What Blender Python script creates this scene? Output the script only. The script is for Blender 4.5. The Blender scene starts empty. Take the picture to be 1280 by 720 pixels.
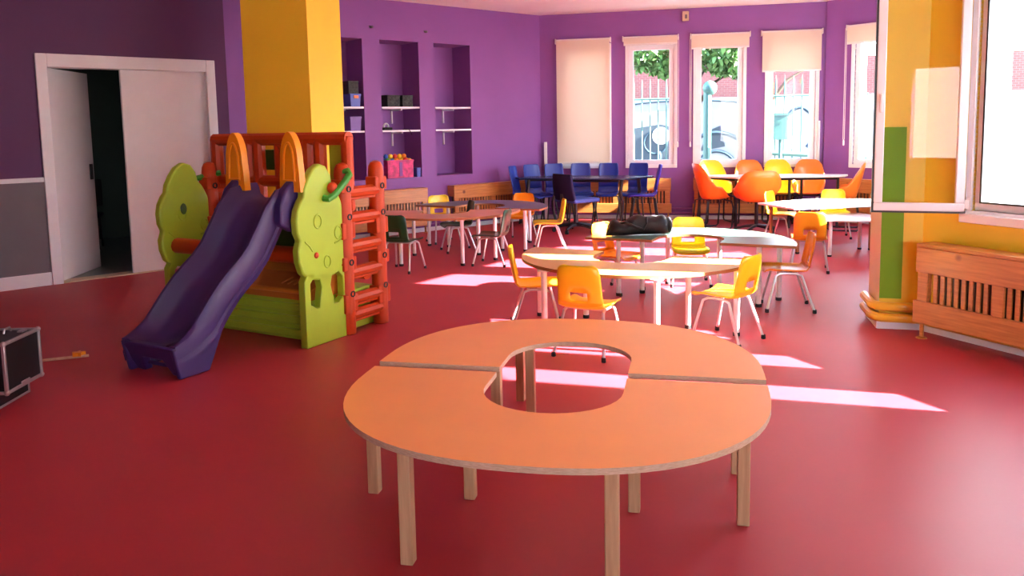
import bpy, math, random
from mathutils import Vector, Matrix
random.seed(7)
R = math.radians
PI = math.pi
scene = bpy.context.scene
col = scene.collection

# ------------------------------------------------------------------ camera, light, exposure
F, CY, PITCH, ROLL = 1000.0, 268.56, R(6.17), R(-1.05)
cp, sp = math.cos(PITCH), math.sin(PITCH)
fwd = Vector((0, cp, -sp)); up = Vector((0, sp, cp)); rt = Vector((1, 0, 0))
cr, sr = math.cos(ROLL), math.sin(ROLL)
rt2 = rt * cr + up * sr; up2 = -rt * sr + up * cr
cam_d = bpy.data.cameras.new('camera'); cam = bpy.data.objects.new('camera', cam_d); col.objects.link(cam)
m = Matrix((rt2, up2, -fwd)).transposed().to_4x4(); m.translation = Vector((0, 0, 1.47))
cam.matrix_world = m
cam_d.sensor_width = 36; cam_d.sensor_fit = 'HORIZONTAL'; cam_d.lens = F / 1280 * 36
cam_d.shift_y = -(360 - CY) / 1280; cam_d.clip_start = .05; cam_d.clip_end = 300
scene.camera = cam

SUN_ELEV = R(28.5); SUN_AZ = Vector((-.96, .28, 0)).normalized()      # horizontal travel of the light
SUN_STRENGTH = 88.0; SKY_STRENGTH = 12.5; EXPOSURE = 0.82
sd = bpy.data.lights.new('sun', 'SUN'); so = bpy.data.objects.new('sun', sd); col.objects.link(so)
sd.energy = SUN_STRENGTH; sd.angle = R(.55); sd.color = (1, .97, .92)
dirv = Vector((SUN_AZ.x * math.cos(SUN_ELEV), SUN_AZ.y * math.cos(SUN_ELEV), -math.sin(SUN_ELEV)))
so.rotation_euler = dirv.to_track_quat('-Z', 'Y').to_euler(); so.location = (12, 0, 9)
w = bpy.data.worlds.new('sky'); scene.world = w; w.use_nodes = True
nt = w.node_tree; bg = nt.nodes['Background']
bg.inputs[1].default_value = SKY_STRENGTH
_tc = nt.nodes.new('ShaderNodeTexCoord'); _sp = nt.nodes.new('ShaderNodeSeparateXYZ'); _rp = nt.nodes.new('ShaderNodeValToRGB')
_rp.color_ramp.elements[0].position = .0; _rp.color_ramp.elements[0].color = (.98, .97, .95, 1)
_rp.color_ramp.elements[1].position = .75; _rp.color_ramp.elements[1].color = (.16, .27, .52, 1)
_e = _rp.color_ramp.elements.new(.28); _e.color = (.66, .78, .98, 1)
nt.links.new(_tc.outputs['Generated'], _sp.inputs[0]); nt.links.new(_sp.outputs[2], _rp.inputs[0]); nt.links.new(_rp.outputs[0], bg.inputs[0])
vs = scene.view_settings; vs.view_transform = 'Standard'; vs.look = 'None'; vs.gamma = 1; vs.exposure = EXPOSURE
vs.use_curve_mapping = False
scene.cycles.use_denoising = True
scene.cycles.max_bounces = 10; scene.cycles.diffuse_bounces = 6
scene.cycles.sample_clamp_indirect = 12

# ------------------------------------------------------------------ materials
MATS = {}
def mat(name, rgb, rough=.5, spec=.5, metal=0, var=0, vscale=6, bump=0, bscale=40, trans=None):
    if name in MATS: return MATS[name]
    M = bpy.data.materials.new(name); M.use_nodes = True; n = M.node_tree
    b = n.nodes['Principled BSDF']
    b.inputs['Base Color'].default_value = (*rgb, 1); b.inputs['Roughness'].default_value = rough
    b.inputs['Specular IOR Level'].default_value = spec; b.inputs['Metallic'].default_value = metal
    tc = n.nodes.new('ShaderNodeTexCoord')
    no = n.nodes.new('ShaderNodeTexNoise'); no.inputs['Scale'].default_value = vscale; no.inputs['Detail'].default_value = 4
    n.links.new(tc.outputs['Object'], no.inputs['Vector'])
    hs = n.nodes.new('ShaderNodeMixRGB'); hs.blend_type = 'MULTIPLY'; hs.inputs[0].default_value = 1
    hs.inputs[1].default_value = (*rgb, 1)
    mr = n.nodes.new('ShaderNodeMapRange'); mr.inputs['To Min'].default_value = 1 - max(var, .02); mr.inputs['To Max'].default_value = 1 + max(var, .02)
    mr.inputs['From Min'].default_value = .3; mr.inputs['From Max'].default_value = .7
    n.links.new(no.outputs[0], mr.inputs[0]); n.links.new(mr.outputs[0], hs.inputs[2]); n.links.new(hs.outputs[0], b.inputs['Base Color'])
    if bump:
        n2 = n.nodes.new('ShaderNodeTexNoise'); n2.inputs['Scale'].default_value = bscale
        bp = n.nodes.new('ShaderNodeBump'); bp.inputs['Strength'].default_value = bump; bp.inputs['Distance'].default_value = .01
        n.links.new(tc.outputs['Object'], n2.inputs['Vector']); n.links.new(n2.outputs[0], bp.inputs['Height']); n.links.new(bp.outputs[0], b.inputs['Normal'])
    MATS[name] = M
    return M
def wood(name, c1, c2, stretch=(2, 25, 25), rough=.45, spec=.4, knots=True):
    M = bpy.data.materials.new(name); M.use_nodes = True; n = M.node_tree; b = n.nodes['Principled BSDF']
    tc = n.nodes.new('ShaderNodeTexCoord'); mp = n.nodes.new('ShaderNodeMapping'); mp.inputs['Scale'].default_value = stretch
    no = n.nodes.new('ShaderNodeTexNoise'); no.inputs['Scale'].default_value = 1.6; no.inputs['Detail'].default_value = 5
    rp = n.nodes.new('ShaderNodeValToRGB'); rp.color_ramp.elements[0].position = .3; rp.color_ramp.elements[1].position = .7
    rp.color_ramp.elements[0].color = (*c1, 1); rp.color_ramp.elements[1].color = (*c2, 1)
    n.links.new(tc.outputs['Object'], mp.inputs[0]); n.links.new(mp.outputs[0], no.inputs['Vector']); n.links.new(no.outputs[0], rp.inputs[0])
    out = rp.outputs[0]
    if knots:
        vo = n.nodes.new('ShaderNodeTexVoronoi'); vo.inputs['Scale'].default_value = 3.2
        r2 = n.nodes.new('ShaderNodeValToRGB'); r2.color_ramp.elements[0].position = .05; r2.color_ramp.elements[1].position = .11
        r2.color_ramp.elements[0].color = (.3, .16, .1, 1); r2.color_ramp.elements[1].color = (1, 1, 1, 1)
        mx = n.nodes.new('ShaderNodeMixRGB'); mx.blend_type = 'MULTIPLY'; mx.inputs[0].default_value = 1
        n.links.new(tc.outputs['Object'], vo.inputs['Vector']); n.links.new(vo.outputs['Distance'], r2.inputs[0])
        n.links.new(out, mx.inputs[1]); n.links.new(r2.outputs[0], mx.inputs[2]); out = mx.outputs[0]
    n.links.new(out, b.inputs['Base Color']); b.inputs['Roughness'].default_value = rough; b.inputs['Specular IOR Level'].default_value = spec
    return M
def glass(name, tint=(1, 1, 1), refl=.014):
    M = bpy.data.materials.new(name); M.use_nodes = True; n = M.node_tree
    for x in list(n.nodes): n.nodes.remove(x)
    o = n.nodes.new('ShaderNodeOutputMaterial'); t = n.nodes.new('ShaderNodeBsdfTransparent'); g = n.nodes.new('ShaderNodeBsdfGlossy')
    t.inputs[0].default_value = (*tint, 1); g.inputs['Roughness'].default_value = .01
    fr = n.nodes.new('ShaderNodeLayerWeight'); fr.inputs[0].default_value = .5
    pw = n.nodes.new('ShaderNodeMath'); pw.operation = 'POWER'; pw.inputs[1].default_value = 4
    ad = n.nodes.new('ShaderNodeMath'); ad.operation = 'MULTIPLY_ADD'; ad.inputs[1].default_value = .5; ad.inputs[2].default_value = refl
    mx = n.nodes.new('ShaderNodeMixShader')
    n.links.new(fr.outputs['Facing'], pw.inputs[0]); n.links.new(pw.outputs[0], ad.inputs[0]); n.links.new(ad.outputs[0], mx.inputs[0]); n.links.new(t.outputs[0], mx.inputs[1]); n.links.new(g.outputs[0], mx.inputs[2]); n.links.new(mx.outputs[0], o.inputs[0])
    return M
def fabric_glow(name, rgb, k=.35):
    M = bpy.data.materials.new(name); M.use_nodes = True; n = M.node_tree
    b = n.nodes['Principled BSDF']; b.inputs['Base Color'].default_value = (*rgb, 1); b.inputs['Roughness'].default_value = .9; b.inputs['Specular IOR Level'].default_value = .1
    tr = n.nodes.new('ShaderNodeBsdfTranslucent'); tr.inputs[0].default_value = (*rgb, 1)
    mx = n.nodes.new('ShaderNodeMixShader'); mx.inputs[0].default_value = k
    o = n.nodes['Material Output']
    n.links.new(b.outputs[0], mx.inputs[1]); n.links.new(tr.outputs[0], mx.inputs[2]); n.links.new(mx.outputs[0], o.inputs[0])
    return M
def brick(name, c1, c2, mortar, scale=5, w_=.5, h_=.25):
    M = bpy.data.materials.new(name); M.use_nodes = True; n = M.node_tree; b = n.nodes['Principled BSDF']
    tc = n.nodes.new('ShaderNodeTexCoord'); sep = n.nodes.new('ShaderNodeSeparateXYZ'); cb = n.nodes.new('ShaderNodeCombineXYZ')
    ad = n.nodes.new('ShaderNodeMath'); ad.operation = 'ADD'
    n.links.new(tc.outputs['Object'], sep.inputs[0]); n.links.new(sep.outputs[0], ad.inputs[0]); n.links.new(sep.outputs[1], ad.inputs[1])
    n.links.new(ad.outputs[0], cb.inputs[0]); n.links.new(sep.outputs[2], cb.inputs[1])
    t = n.nodes.new('ShaderNodeTexBrick'); t.inputs['Color1'].default_value = (*c1, 1); t.inputs['Color2'].default_value = (*c2, 1); t.inputs['Mortar'].default_value = (*mortar, 1)
    t.inputs['Scale'].default_value = scale; t.inputs['Brick Width'].default_value = w_; t.inputs['Row Height'].default_value = h_; t.inputs['Mortar Size'].default_value = .02
    n.links.new(cb.outputs[0], t.inputs['Vector']); n.links.new(t.outputs[0], b.inputs['Base Color']); b.inputs['Roughness'].default_value = .9
    return M

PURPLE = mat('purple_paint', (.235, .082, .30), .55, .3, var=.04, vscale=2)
PURPLE_SHADED = mat('purple_paint_shaded', (.105, .030, .105), .55, .3, var=.04, vscale=2)  # wall purple darkened, the dim light by the door put into the colour
PURPLE_PIPE = mat('purple_gloss_paint', (.26, .06, .25), .3, .5)
YELLOW = mat('yellow_paint', (.85, .57, .03), .45, .4, var=.03, vscale=2)
GREENP = mat('green_paint', (.16, .34, .006), .5, .2, var=.03)
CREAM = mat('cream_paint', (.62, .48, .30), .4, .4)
WHITE = mat('white_lacquer', (.80, .79, .80), .35, .4)
CEILM = mat('ceiling_paint', (.85, .80, .76), .8, .1)
GREYP = mat('grey_panel', (.17, .15, .16), .6, .3, var=.03)
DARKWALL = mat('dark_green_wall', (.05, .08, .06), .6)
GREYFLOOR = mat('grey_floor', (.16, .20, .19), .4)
FLOOR = mat('red_vinyl', (.41, .026, .040), .50, .5, var=.07, vscale=1.2, bump=.02, bscale=60)
ORANGE_LAM = mat('orange_laminate', (.92, .37, .10), .34, .5, var=.02)
PLY = wood('birch_ply_edge', (.50, .33, .20), (.68, .50, .34), (30, 30, 240), .5, .3, False)
BEECH = wood('beech', (.46, .26, .12), (.60, .37, .19), (40, 40, 3), .45, .4, False)
PINE = wood('pine', (.42, .14, .028), (.60, .235, .055), (3, 3, 40), .35, .5)
MAPLE_LAM = mat('maple_laminate', (.72, .42, .12), .3, .5, var=.04)
WOOD_LAM = mat('beech_laminate', (.60, .28, .12), .32, .5, var=.06)
GREEN_LAM = mat('green_laminate', (.10, .19, .14), .28, .5)
GREY_LAM = mat('slate_laminate', (.09, .12, .12), .3, .5)
EDGE = mat('brown_edge', (.30, .12, .04), .5)
WMETAL = mat('white_metal', (.72, .70, .70), .3, .5)
CHROME = mat('grey_steel', (.55, .54, .54), .3, .5, .6)
BLACKM = mat('black_metal', (.015, .015, .018), .35, .5)
RUBBER = mat('black_rubber', (.02, .02, .02), .7, .3)
CH_Y = mat('yellow_plastic', (.88, .63, .015), .32, .5)
CH_O = mat('amber_plastic', (.85, .30, .01), .32, .5)
CH_G = mat('dark_green_plastic', (.010, .050, .018), .3, .5)
SH_O = mat('orange_plastic', (.85, .20, .02), .32, .5)
SH_B = mat('blue_plastic', (.012, .035, .28), .35, .5)
SH_I = mat('indigo_plastic', (.05, .035, .50), .35, .5)
NAVY = mat('navy_fabric', (.016, .012, .045), .85, .2, bump=.2, bscale=200)
SEATBLUE = mat('light_blue_fabric', (.06, .10, .34), .85, .2)
T_PURPLE = mat('toy_purple', (.042, .017, .11), .45, .5, var=.08, vscale=4)
T_LIME = mat('toy_lime', (.37, .55, .03), .4, .5, var=.08, vscale=4)
T_RED = mat('toy_red', (.50, .050, .004), .42, .35, var=.06, vscale=4)
T_ORANGE = mat('toy_orange', (.90, .31, .002), .36, .5)
T_GREEN = mat('toy_green', (.04, .32, .03), .36, .5)
T_DGREEN = mat('toy_dark_green', (.03, .09, .012), .45, .4)
T_STEP = mat('toy_brown_orange', (.48, .13, .012), .42, .5)
BLIND = fabric_glow('blind_fabric', (.82, .70, .58), .38)
PLASTW = mat('white_plastic', (.80, .74, .70), .4, .4)
GLASS = glass('window_glass', (.97, .99, 1))
BAGM = mat('black_nylon', (.012, .012, .014), .55, .4, bump=.35, bscale=30)
BINBLACK = mat('patterned_black_card', (.03, .035, .03), .6, .3, var=.7, vscale=40)
BINBLUE = mat('blue_bin_plastic', (.07, .09, .42), .4)
BINPURP = mat('purple_bin_plastic', (.16, .05, .30), .4)
PINKCR = mat('pink_card', (.62, .03, .16), .5, .4, var=.5, vscale=14)
ALU = mat('aluminium', (.55, .50, .50), .35, .5, .8)
CASEBLK = mat('black_case_panel', (.008, .006, .007), .45, .4)
FENCEG = mat('green_fence_paint', (.045, .13, .095), .5)
GRAF = mat('painted_garden_wall', (.24, .26, .275), .8, .2, var=.12, vscale=1.5)
GRAFD = mat('spray_paint_blue_grey', (.02, .04, .055), .8, .2)
REDBRICK = brick('red_brick', (.085, .020, .020), (.10, .028, .026), (.10, .06, .06))
PALEBRICK = brick('pale_cladding', (.30, .32, .34), (.26, .28, .31), (.13, .15, .18), 2.2, 3.0, .25)
LEAF = mat('leaf_green', (.07, .16, .035), .6, .3, var=.4, vscale=3)
BARK = mat('bark', (.05, .035, .025), .9, .1)
GROUND = mat('paving', (.16, .155, .15), .9, .1, var=.1)
YPIPE = mat('yellow_gloss_paint', (.78, .42, .03), .28, .5)
SKIRT = mat('pale_skirting', (.70, .64, .66), .4, .4)

# ------------------------------------------------------------------ mesh builder
class MB:
    def __init__(s): s.v = []; s.f = []; s.mi = []
    def add(s, vs_, fs, mi=0, T=None):
        o = len(s.v)
        for p in vs_:
            p = Vector(p); s.v.append(T @ p if T else p)
        for f in fs: s.f.append([i + o for i in f]); s.mi.append(mi)
        return s
    def box(s, c, d, rz=0, mi=0, T=None, rot=None):
        hx, hy, hz = d[0] / 2, d[1] / 2, d[2] / 2
        q = Matrix.Translation(c) @ (rot.to_4x4() if rot is not None else Matrix.Rotation(rz, 4, 'Z'))
        vs_ = [q @ Vector((x, y, z)) for x in (-hx, hx) for y in (-hy, hy) for z in (-hz, hz)]
        return s.add(vs_, [(0, 1, 3, 2), (4, 6, 7, 5), (0, 4, 5, 1), (2, 3, 7, 6), (0, 2, 6, 4), (1, 5, 7, 3)], mi, T)
    def prism(s, poly, z0, z1, mi=0, T=None, side_mi=None, plane='xy'):
        n = len(poly)
        if plane == 'xy': vs_ = [(x, y, z0) for x, y in poly] + [(x, y, z1) for x, y in poly]
        else: vs_ = [(x, z0, y) for x, y in poly] + [(x, z1, y) for x, y in poly]     # 'xz': poly in x,z, thickness along y
        s.add(vs_, [list(range(n))[::-1], list(range(n, 2 * n))], mi, T)
        o = len(s.v) - 2 * n
        for i in range(n):
            j = (i + 1) % n; s.f.append([o + i, o + j, o + n + j, o + n + i]); s.mi.append(mi if side_mi is None else side_mi)
        return s
    def tube(s, pts, r, n=8, mi=0, closed=False, T=None, cap=True):
        P = [Vector(p) for p in pts]; N = len(P)
        rr = r if isinstance(r, (list, tuple)) else [r] * N
        rings = []; prev = None
        for i in range(N):
            a = P[i - 1] if (i > 0 or closed) else P[i]; b = P[(i + 1) % N] if (i < N - 1 or closed) else P[i]
            t = (b - a).normalized()
            if prev is None:
                u = t.cross(Vector((0, 0, 1)))
                if u.length < .1: u = t.cross(Vector((1, 0, 0)))
            else: u = prev - t * prev.dot(t)
            u.normalize(); prev = u; v = t.cross(u)
            rings.append([P[i] + (u * math.cos(2 * PI * k / n) + v * math.sin(2 * PI * k / n)) * rr[i] for k in range(n)])
        vs_ = [p for g in rings for p in g]; fs = []
        for i in range(N if closed else N - 1):
            j = (i + 1) % N
            for k in range(n): fs.append((i * n + k, i * n + (k + 1) % n, j * n + (k + 1) % n, j * n + k))
        if not closed and cap: fs += [tuple(range(n))[::-1], tuple((N - 1) * n + k for k in range(n))]
        return s.add(vs_, fs, mi, T)
    def lathe(s, prof, c=(0, 0, 0), n=16, mi=0, T=None):
        vs_ = []; fs = []
        for r, z in prof:
            for k in range(n): vs_.append((c[0] + r * math.cos(2 * PI * k / n), c[1] + r * math.sin(2 * PI * k / n), c[2] + z))
        for i in range(len(prof) - 1):
            for k in range(n): fs.append((i * n + k, i * n + (k + 1) % n, (i + 1) * n + (k + 1) % n, (i + 1) * n + k))
        fs += [tuple(range(n))[::-1], tuple((len(prof) - 1) * n + k for k in range(n))]
        return s.add(vs_, fs, mi, T)
    def ball(s, c, r, n=10, mi=0, sc=(1, 1, 1), T=None):
        prof = [(r * math.sin(PI * i / n) * 1 + 1e-5, -r * math.cos(PI * i / n)) for i in range(n + 1)]
        q = Matrix.Translation(c) @ Matrix.Diagonal((*sc, 1))
        return s.lathe(prof, (0, 0, 0), n + 4, mi, (T @ q) if T else q)
    def grid(s, rows, skip=None, mi=0, T=None, wrap=False):
        n = len(rows[0]); vs_ = [p for r_ in rows for p in r_]; fs = []
        for i in range(len(rows) - 1):
            for k in range(n if wrap else n - 1):
                if skip and skip(i, k): continue
                fs.append((i * n + k, i * n + (k + 1) % n, (i + 1) * n + (k + 1) % n, (i + 1) * n + k))
        return s.add(vs_, fs, mi, T)
    def build(s, name, mats, parent=None, loc=None, rz=0, bevel=0, smooth=True, ang=35, solid=0, sub=0, seg=2, fixn=True):
        me = bpy.data.meshes.new(name); me.from_pydata([tuple(p) for p in s.v], [], s.f); me.update()
        o = bpy.data.objects.new(name, me); col.objects.link(o)
        for M in (mats if isinstance(mats, (list, tuple)) else [mats]): me.materials.append(M)
        for p, k in zip(me.polygons, s.mi): p.material_index = k
        if fixn:
            import bmesh
            b = bmesh.new(); b.from_mesh(me); bmesh.ops.recalc_face_normals(b, faces=b.faces); b.to_mesh(me); b.free()
        if smooth:
            me.shade_smooth(); me.set_sharp_from_angle(angle=R(ang))
        if solid:
            k = o.modifiers.new('solid', 'SOLIDIFY'); k.thickness = solid; k.offset = 0
        if sub:
            k = o.modifiers.new('sub', 'SUBSURF'); k.levels = sub; k.render_levels = sub
        if bevel:
            k = o.modifiers.new('bevel', 'BEVEL'); k.width = bevel; k.segments = seg; k.limit_method = 'ANGLE'; k.angle_limit = R(40)
        if parent: o.parent = parent
        if loc is not None: o.location = loc
        if rz: o.rotation_euler.z = rz
        return o

def empty(name, loc=(0, 0, 0), rz=0):
    o = bpy.data.objects.new(name, None); col.objects.link(o); o.location = loc; o.rotation_euler.z = rz; o.empty_display_size = .1
    return o
def tag(o, label=None, cat=None, group=None, kind=None):
    if label: o['label'] = label
    if cat: o['category'] = cat
    if group: o['group'] = group
    if kind: o['kind'] = kind
    return o
def children(o): return [x for x in bpy.data.objects if x.parent == o]
def copy_tree(o, parent=None):
    c = o.copy(); col.objects.link(c); c.parent = parent
    for ch in children(o): copy_tree(ch, c)
    return c
def struct(o, label=None): o['kind'] = 'structure'; o['label'] = label or o.name; return o
def recolor(o, old, new):
    for x in [o] + [a for a in children(o)] + [b for a in children(o) for b in children(a)]:
        if x.type == 'MESH' and any(s.material == old for s in x.material_slots):
            x.data = x.data.copy()
            for i, mm in enumerate(x.data.materials):
                if mm == old: x.data.materials[i] = new

# ------------------------------------------------------------------ room shell
H = 3.25
class Wall:      # local frame: t along the wall, n outward (away from the room), z up
    def __init__(s, P0, P1, out):
        s.P = Vector((*P0, 0)); d = Vector((*P1, 0)) - s.P; s.L = d.length; s.d = d.normalized()
        n = Vector((s.d.y, -s.d.x, 0)); s.n = n if n.dot(Vector((*out, 0))) > 0 else -n
        s.T = Matrix(((s.d.x, s.n.x, 0, s.P.x), (s.d.y, s.n.y, 0, s.P.y), (0, 0, 1, 0), (0, 0, 0, 1)))
        s.rz = math.atan2(s.d.y, s.d.x)
    def pt(s, t, n, z): return s.T @ Vector((t, n, z))
    def make(s, name, m, holes=(), th=.3, ext0=0, ext1=0, label=None, h=H, m2=None):
        ts = sorted({-ext0, s.L + ext1, *[x for q in holes for x in q[:2]]}); zs = sorted({0, h, *[x for q in holes for x in q[2:]]})
        b = MB()
        def hole(tc, zc): return any(q[0] < tc < q[1] and q[2] < zc < q[3] for q in holes)
        for i in range(len(ts) - 1):
            j = 0
            while j < len(zs) - 1:
                if hole((ts[i] + ts[i + 1]) / 2, (zs[j] + zs[j + 1]) / 2): j += 1; continue
                k = j
                while k + 1 < len(zs) - 1 and not hole((ts[i] + ts[i + 1]) / 2, (zs[k + 1] + zs[k + 2]) / 2): k += 1
                b.box(((ts[i] + ts[i + 1]) / 2, th / 2, (zs[j] + zs[k + 1]) / 2), (ts[i + 1] - ts[i], th, zs[k + 1] - zs[j]), T=s.T)
                j = k + 1
        return struct(b.build(name, m, smooth=False), label)
    def box(s, b, t0, t1, n0, n1, z0, z1, mi=0):
        return b.box(((t0 + t1) / 2, (n0 + n1) / 2, (z0 + z1) / 2), (abs(t1 - t0), abs(n1 - n0), abs(z1 - z0)), mi=mi, T=s.T)

WD = Wall((-3.19, 9.15), (-8.0, 4.82), (-1, 1))          # left wall with the door
WN = Wall((.54, 13.05), (-4.2, 9.13), (-1, 1))           # far left wall with the niches
WB = Wall((.54, 13.0), (4.70, 12.10), (0, 1))            # back wall with four windows
W5 = Wall((4.70, 12.05), (5.89, 10.54), (1, 1))          # short far right wall with one window
WH = Wall((2.78, 6.0), (5.89, 10.54), (1, -1))           # bay wall behind the pillar
WR = Wall((2.87, 5.54), (6.66, -2.9), (1, 0))            # yellow wall on the right
d_in = Vector((1, 0, 0))

ROOM = [(-8.2, 4.6), (-3.3, 9.35), (-4.4, 9.2), (.45, 13.4), (4.85, 12.4), (6.2, 10.6), (5.98, 10.35), (3.0, 5.85), (3.12, 5.6), (6.95, -2.95), (-8.2, -3.0)]
ROOM = [(-8.2, 4.6), (-5.4, 7.3), (-4.9, 9.0), (-4.4, 9.25), (.43, 13.45), (4.95, 12.38), (6.18, 10.62), (6.0, 10.3), (3.02, 5.85), (3.12, 5.62), (6.95, -2.95), (-8.2, -3.0)]
b = MB(); b.prism(ROOM, -.3, 0); floor = struct(b.build('floor', FLOOR, smooth=False), 'red vinyl floor with a soft sheen')
b = MB(); b.prism(ROOM, H, H + .2); struct(b.build('ceiling', CEILM, smooth=False), 'pale ceiling')
WD.make('wall_left', PURPLE_SHADED, [(.15, 1.90, -1, 2.19)], th=.18, label='purple left wall around the white door')
niches = [(1.46, 2.11), (2.37, 3.0), (3.27, 3.92)]
WN.make('wall_far_left', PURPLE, [(a, c, .80, 2.71) for a, c in niches], th=.45, ext0=.3, label='purple wall with three tall recesses')
b = MB(); WN.box(b, -.3, WN.L, .45, .55, 0, H); struct(b.build('wall_recess_back', PURPLE, smooth=False), 'purple back of the recesses')
wins = [(.30, 1.04), (1.36, 2.06), (2.40, 3.09), (3.46, 4.14)]
WB.make('wall_back', PURPLE, [(a, c, .86, 2.72) for a, c in wins], th=.3, ext0=.3, ext1=.25, label='purple back wall with four tall windows')
W5.make('wall_far_right', PURPLE, [(.46, 1.14, .86, 2.72)], th=.3, ext0=.0, ext1=.1, label='short purple wall with the fifth window')
bays = [(.45, 1.20), (1.55, 2.30), (2.65, 3.40), (3.75, 4.5)]
WH.make('wall_right_bay', PURPLE, [(a, c, .86, 2.45) for a, c in bays], th=.3, ext1=.2, label='purple bay wall behind the green pillar')
rwins = [(.36, .97), (1.13, 1.74), (1.95, 2.56)]
WR.make('wall_right', YELLOW, [(a, c, .88, 2.42) for a, c in rwins], th=.3, label='yellow right wall with casement windows')
b = MB(); b.box((-8.1, 1.2, H / 2), (.2, 8.6, H)); struct(b.build('wall_side_left', PURPLE, smooth=False), 'purple wall outside the view')
WF = Wall((-8.1, -2.8), (6.7, -2.8), (0, -1))
WF.make('wall_front', PURPLE, [(8.7, 10.1, .88, 2.3), (10.7, 12.1, .88, 2.3)], th=.2, label='purple wall behind the camera')  # unseen openings added to let in neutral fill light
# return wall between the door wall and the niche wall
b = MB(); WD.box(b, 0, .13, .18, .92, 0, H); struct(b.build('wall_return', PURPLE, smooth=False), 'short purple return wall beside the yellow column')
# yellow column
def cornerprism(name, poly, z0, z1, m, label):
    b = MB(); b.prism(poly, z0, z1); return struct(b.build(name, m, smooth=False), label)
c0 = Vector((-1.95, 7.9)); a_ = Vector((-.977, .21)) * .70; b_ = Vector((.21, .977)) * .78
cornerprism('column', [tuple(c0), tuple(c0 + b_), tuple(c0 + a_ + b_), tuple(c0 + a_)], 0, H, YELLOW, 'square yellow column behind the play slide')
# green and yellow pillar at the right
pl = [(2.61, 5.61), (2.875, 5.54), (3.10, 5.85), (2.80, 6.1), (2.70, 5.98)]
b = MB(); b.prism(pl, 0, H, 0)
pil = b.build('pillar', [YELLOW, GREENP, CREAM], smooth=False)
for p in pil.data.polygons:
    if p.normal.x < -.7: p.material_index = 2  # yellowish side face; cream tone carries its shade and reflected light
struct(pil, 'yellow pillar between the window bays')
b = MB(); b.prism([(2.606, 5.602), (2.745, 5.565), (2.75, 5.575), (2.611, 5.613)], .22, 1.43); struct(b.build('trim_1', GREENP, smooth=False), 'green painted dado on the pillar')

# baseboards, dado, pipes
b = MB(); WD.box(b, 1.90, WD.L, -.015, 0, 0, .13); struct(b.build('baseboard_left', WHITE, bevel=.003), 'white skirting on the left wall')
b = MB(); WD.box(b, 1.90, WD.L, -.008, 0, .13, 1.03); struct(b.build('trim_2', GREYP), 'grey wainscot panel left of the door')
b = MB(); WD.box(b, 1.90, WD.L, -.02, 0, 1.03, 1.075); struct(b.build('trim_3', WHITE, bevel=.003), 'white dado rail left of the door')
b = MB(); WD.box(b, 0, .15, -.015, 0, 0, .09); struct(b.build('trim_4', WHITE), 'white skirting right of the door')
b = MB(); WN.box(b, 0, WN.L, -.015, 0, 0, .06); struct(b.build('baseboard_far_left', SKIRT), 'white skirting under the recesses')
b = MB(); WB.box(b, 0, WB.L, -.015, 0, 0, .06); struct(b.build('baseboard_back', SKIRT), 'white skirting under the windows')
b = MB(); W5.box(b, 0, W5.L, -.015, 0, 0, .06); struct(b.build('baseboard_far_right', SKIRT), 'white skirting on the short wall')
b = MB(); WR.box(b, .0, WR.L, -.015, 0, 0, .055); struct(b.build('baseboard_right', SKIRT), 'white skirting on the yellow wall')
b = MB()
for p, q in (((2.61, 5.61), (2.875, 5.54)), ((2.70, 5.98), (2.61, 5.61))):
    P, Q = Vector((*p, 0)), Vector((*q, 0)); c = (P + Q) / 2; nn = (Q - P).cross(Vector((0, 0, 1))).normalized()
    b.box((c.x + nn.x * .008, c.y + nn.y * .008, .0275), ((Q - P).length + .02, .016, .055), rz=math.atan2((Q - P).y, (Q - P).x))
struct(b.build('baseboard_pillar', SKIRT), 'white skirting round the pillar')
def pipe(name, pts, r, m, label, group=None):
    b = MB(); b.tube(pts, r, 10); return tag(b.build(name, m), label, 'pipe', group)
for z, lb in ((.10, 'lower'), (.17, 'upper')):
    pipe('heating_pipe', [WB.pt(.05, -.04, z), WB.pt(4.1, -.04, z)], .017, PURPLE_PIPE, '%s purple heating pipe along the back wall under the windows' % lb)
    pipe('heating_pipe', [WN.pt(.05, -.04, z), WN.pt(5.4, -.04, z)], .017, PURPLE_PIPE, '%s purple heating pipe along the wall below the recesses' % lb)
for z, lb in ((.085, 'lower'), (.165, 'upper')):
    P = [(2.66, 5.96, z), (2.585, 5.66, z), (2.60, 5.60, z), (2.62, 5.575, z), (2.80, 5.52, z), (2.845, 5.50, z), WR.pt(.12, -.045, z), WR.pt(8, -.045, z)]
    pipe('heating_pipe', P, .033, YPIPE, '%s yellow heating pipe wrapping the pillar and the right wall' % lb)
# white cable covers in the corners of the back wall
b = MB(); b.box((.56, 12.93, .62), (.05, .05, 1.24)); tag(b.build('cable_duct', PLASTW, bevel=.005), 'white vertical cable duct in the corner beside the fully lowered blind', 'cable duct')
b = MB(); b.box((4.63, 12.08, .75), (.035, .035, 1.5)); tag(b.build('cable_duct', PLASTW, bevel=.005), 'white vertical cable duct right of the half lowered blind', 'cable duct')

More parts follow.
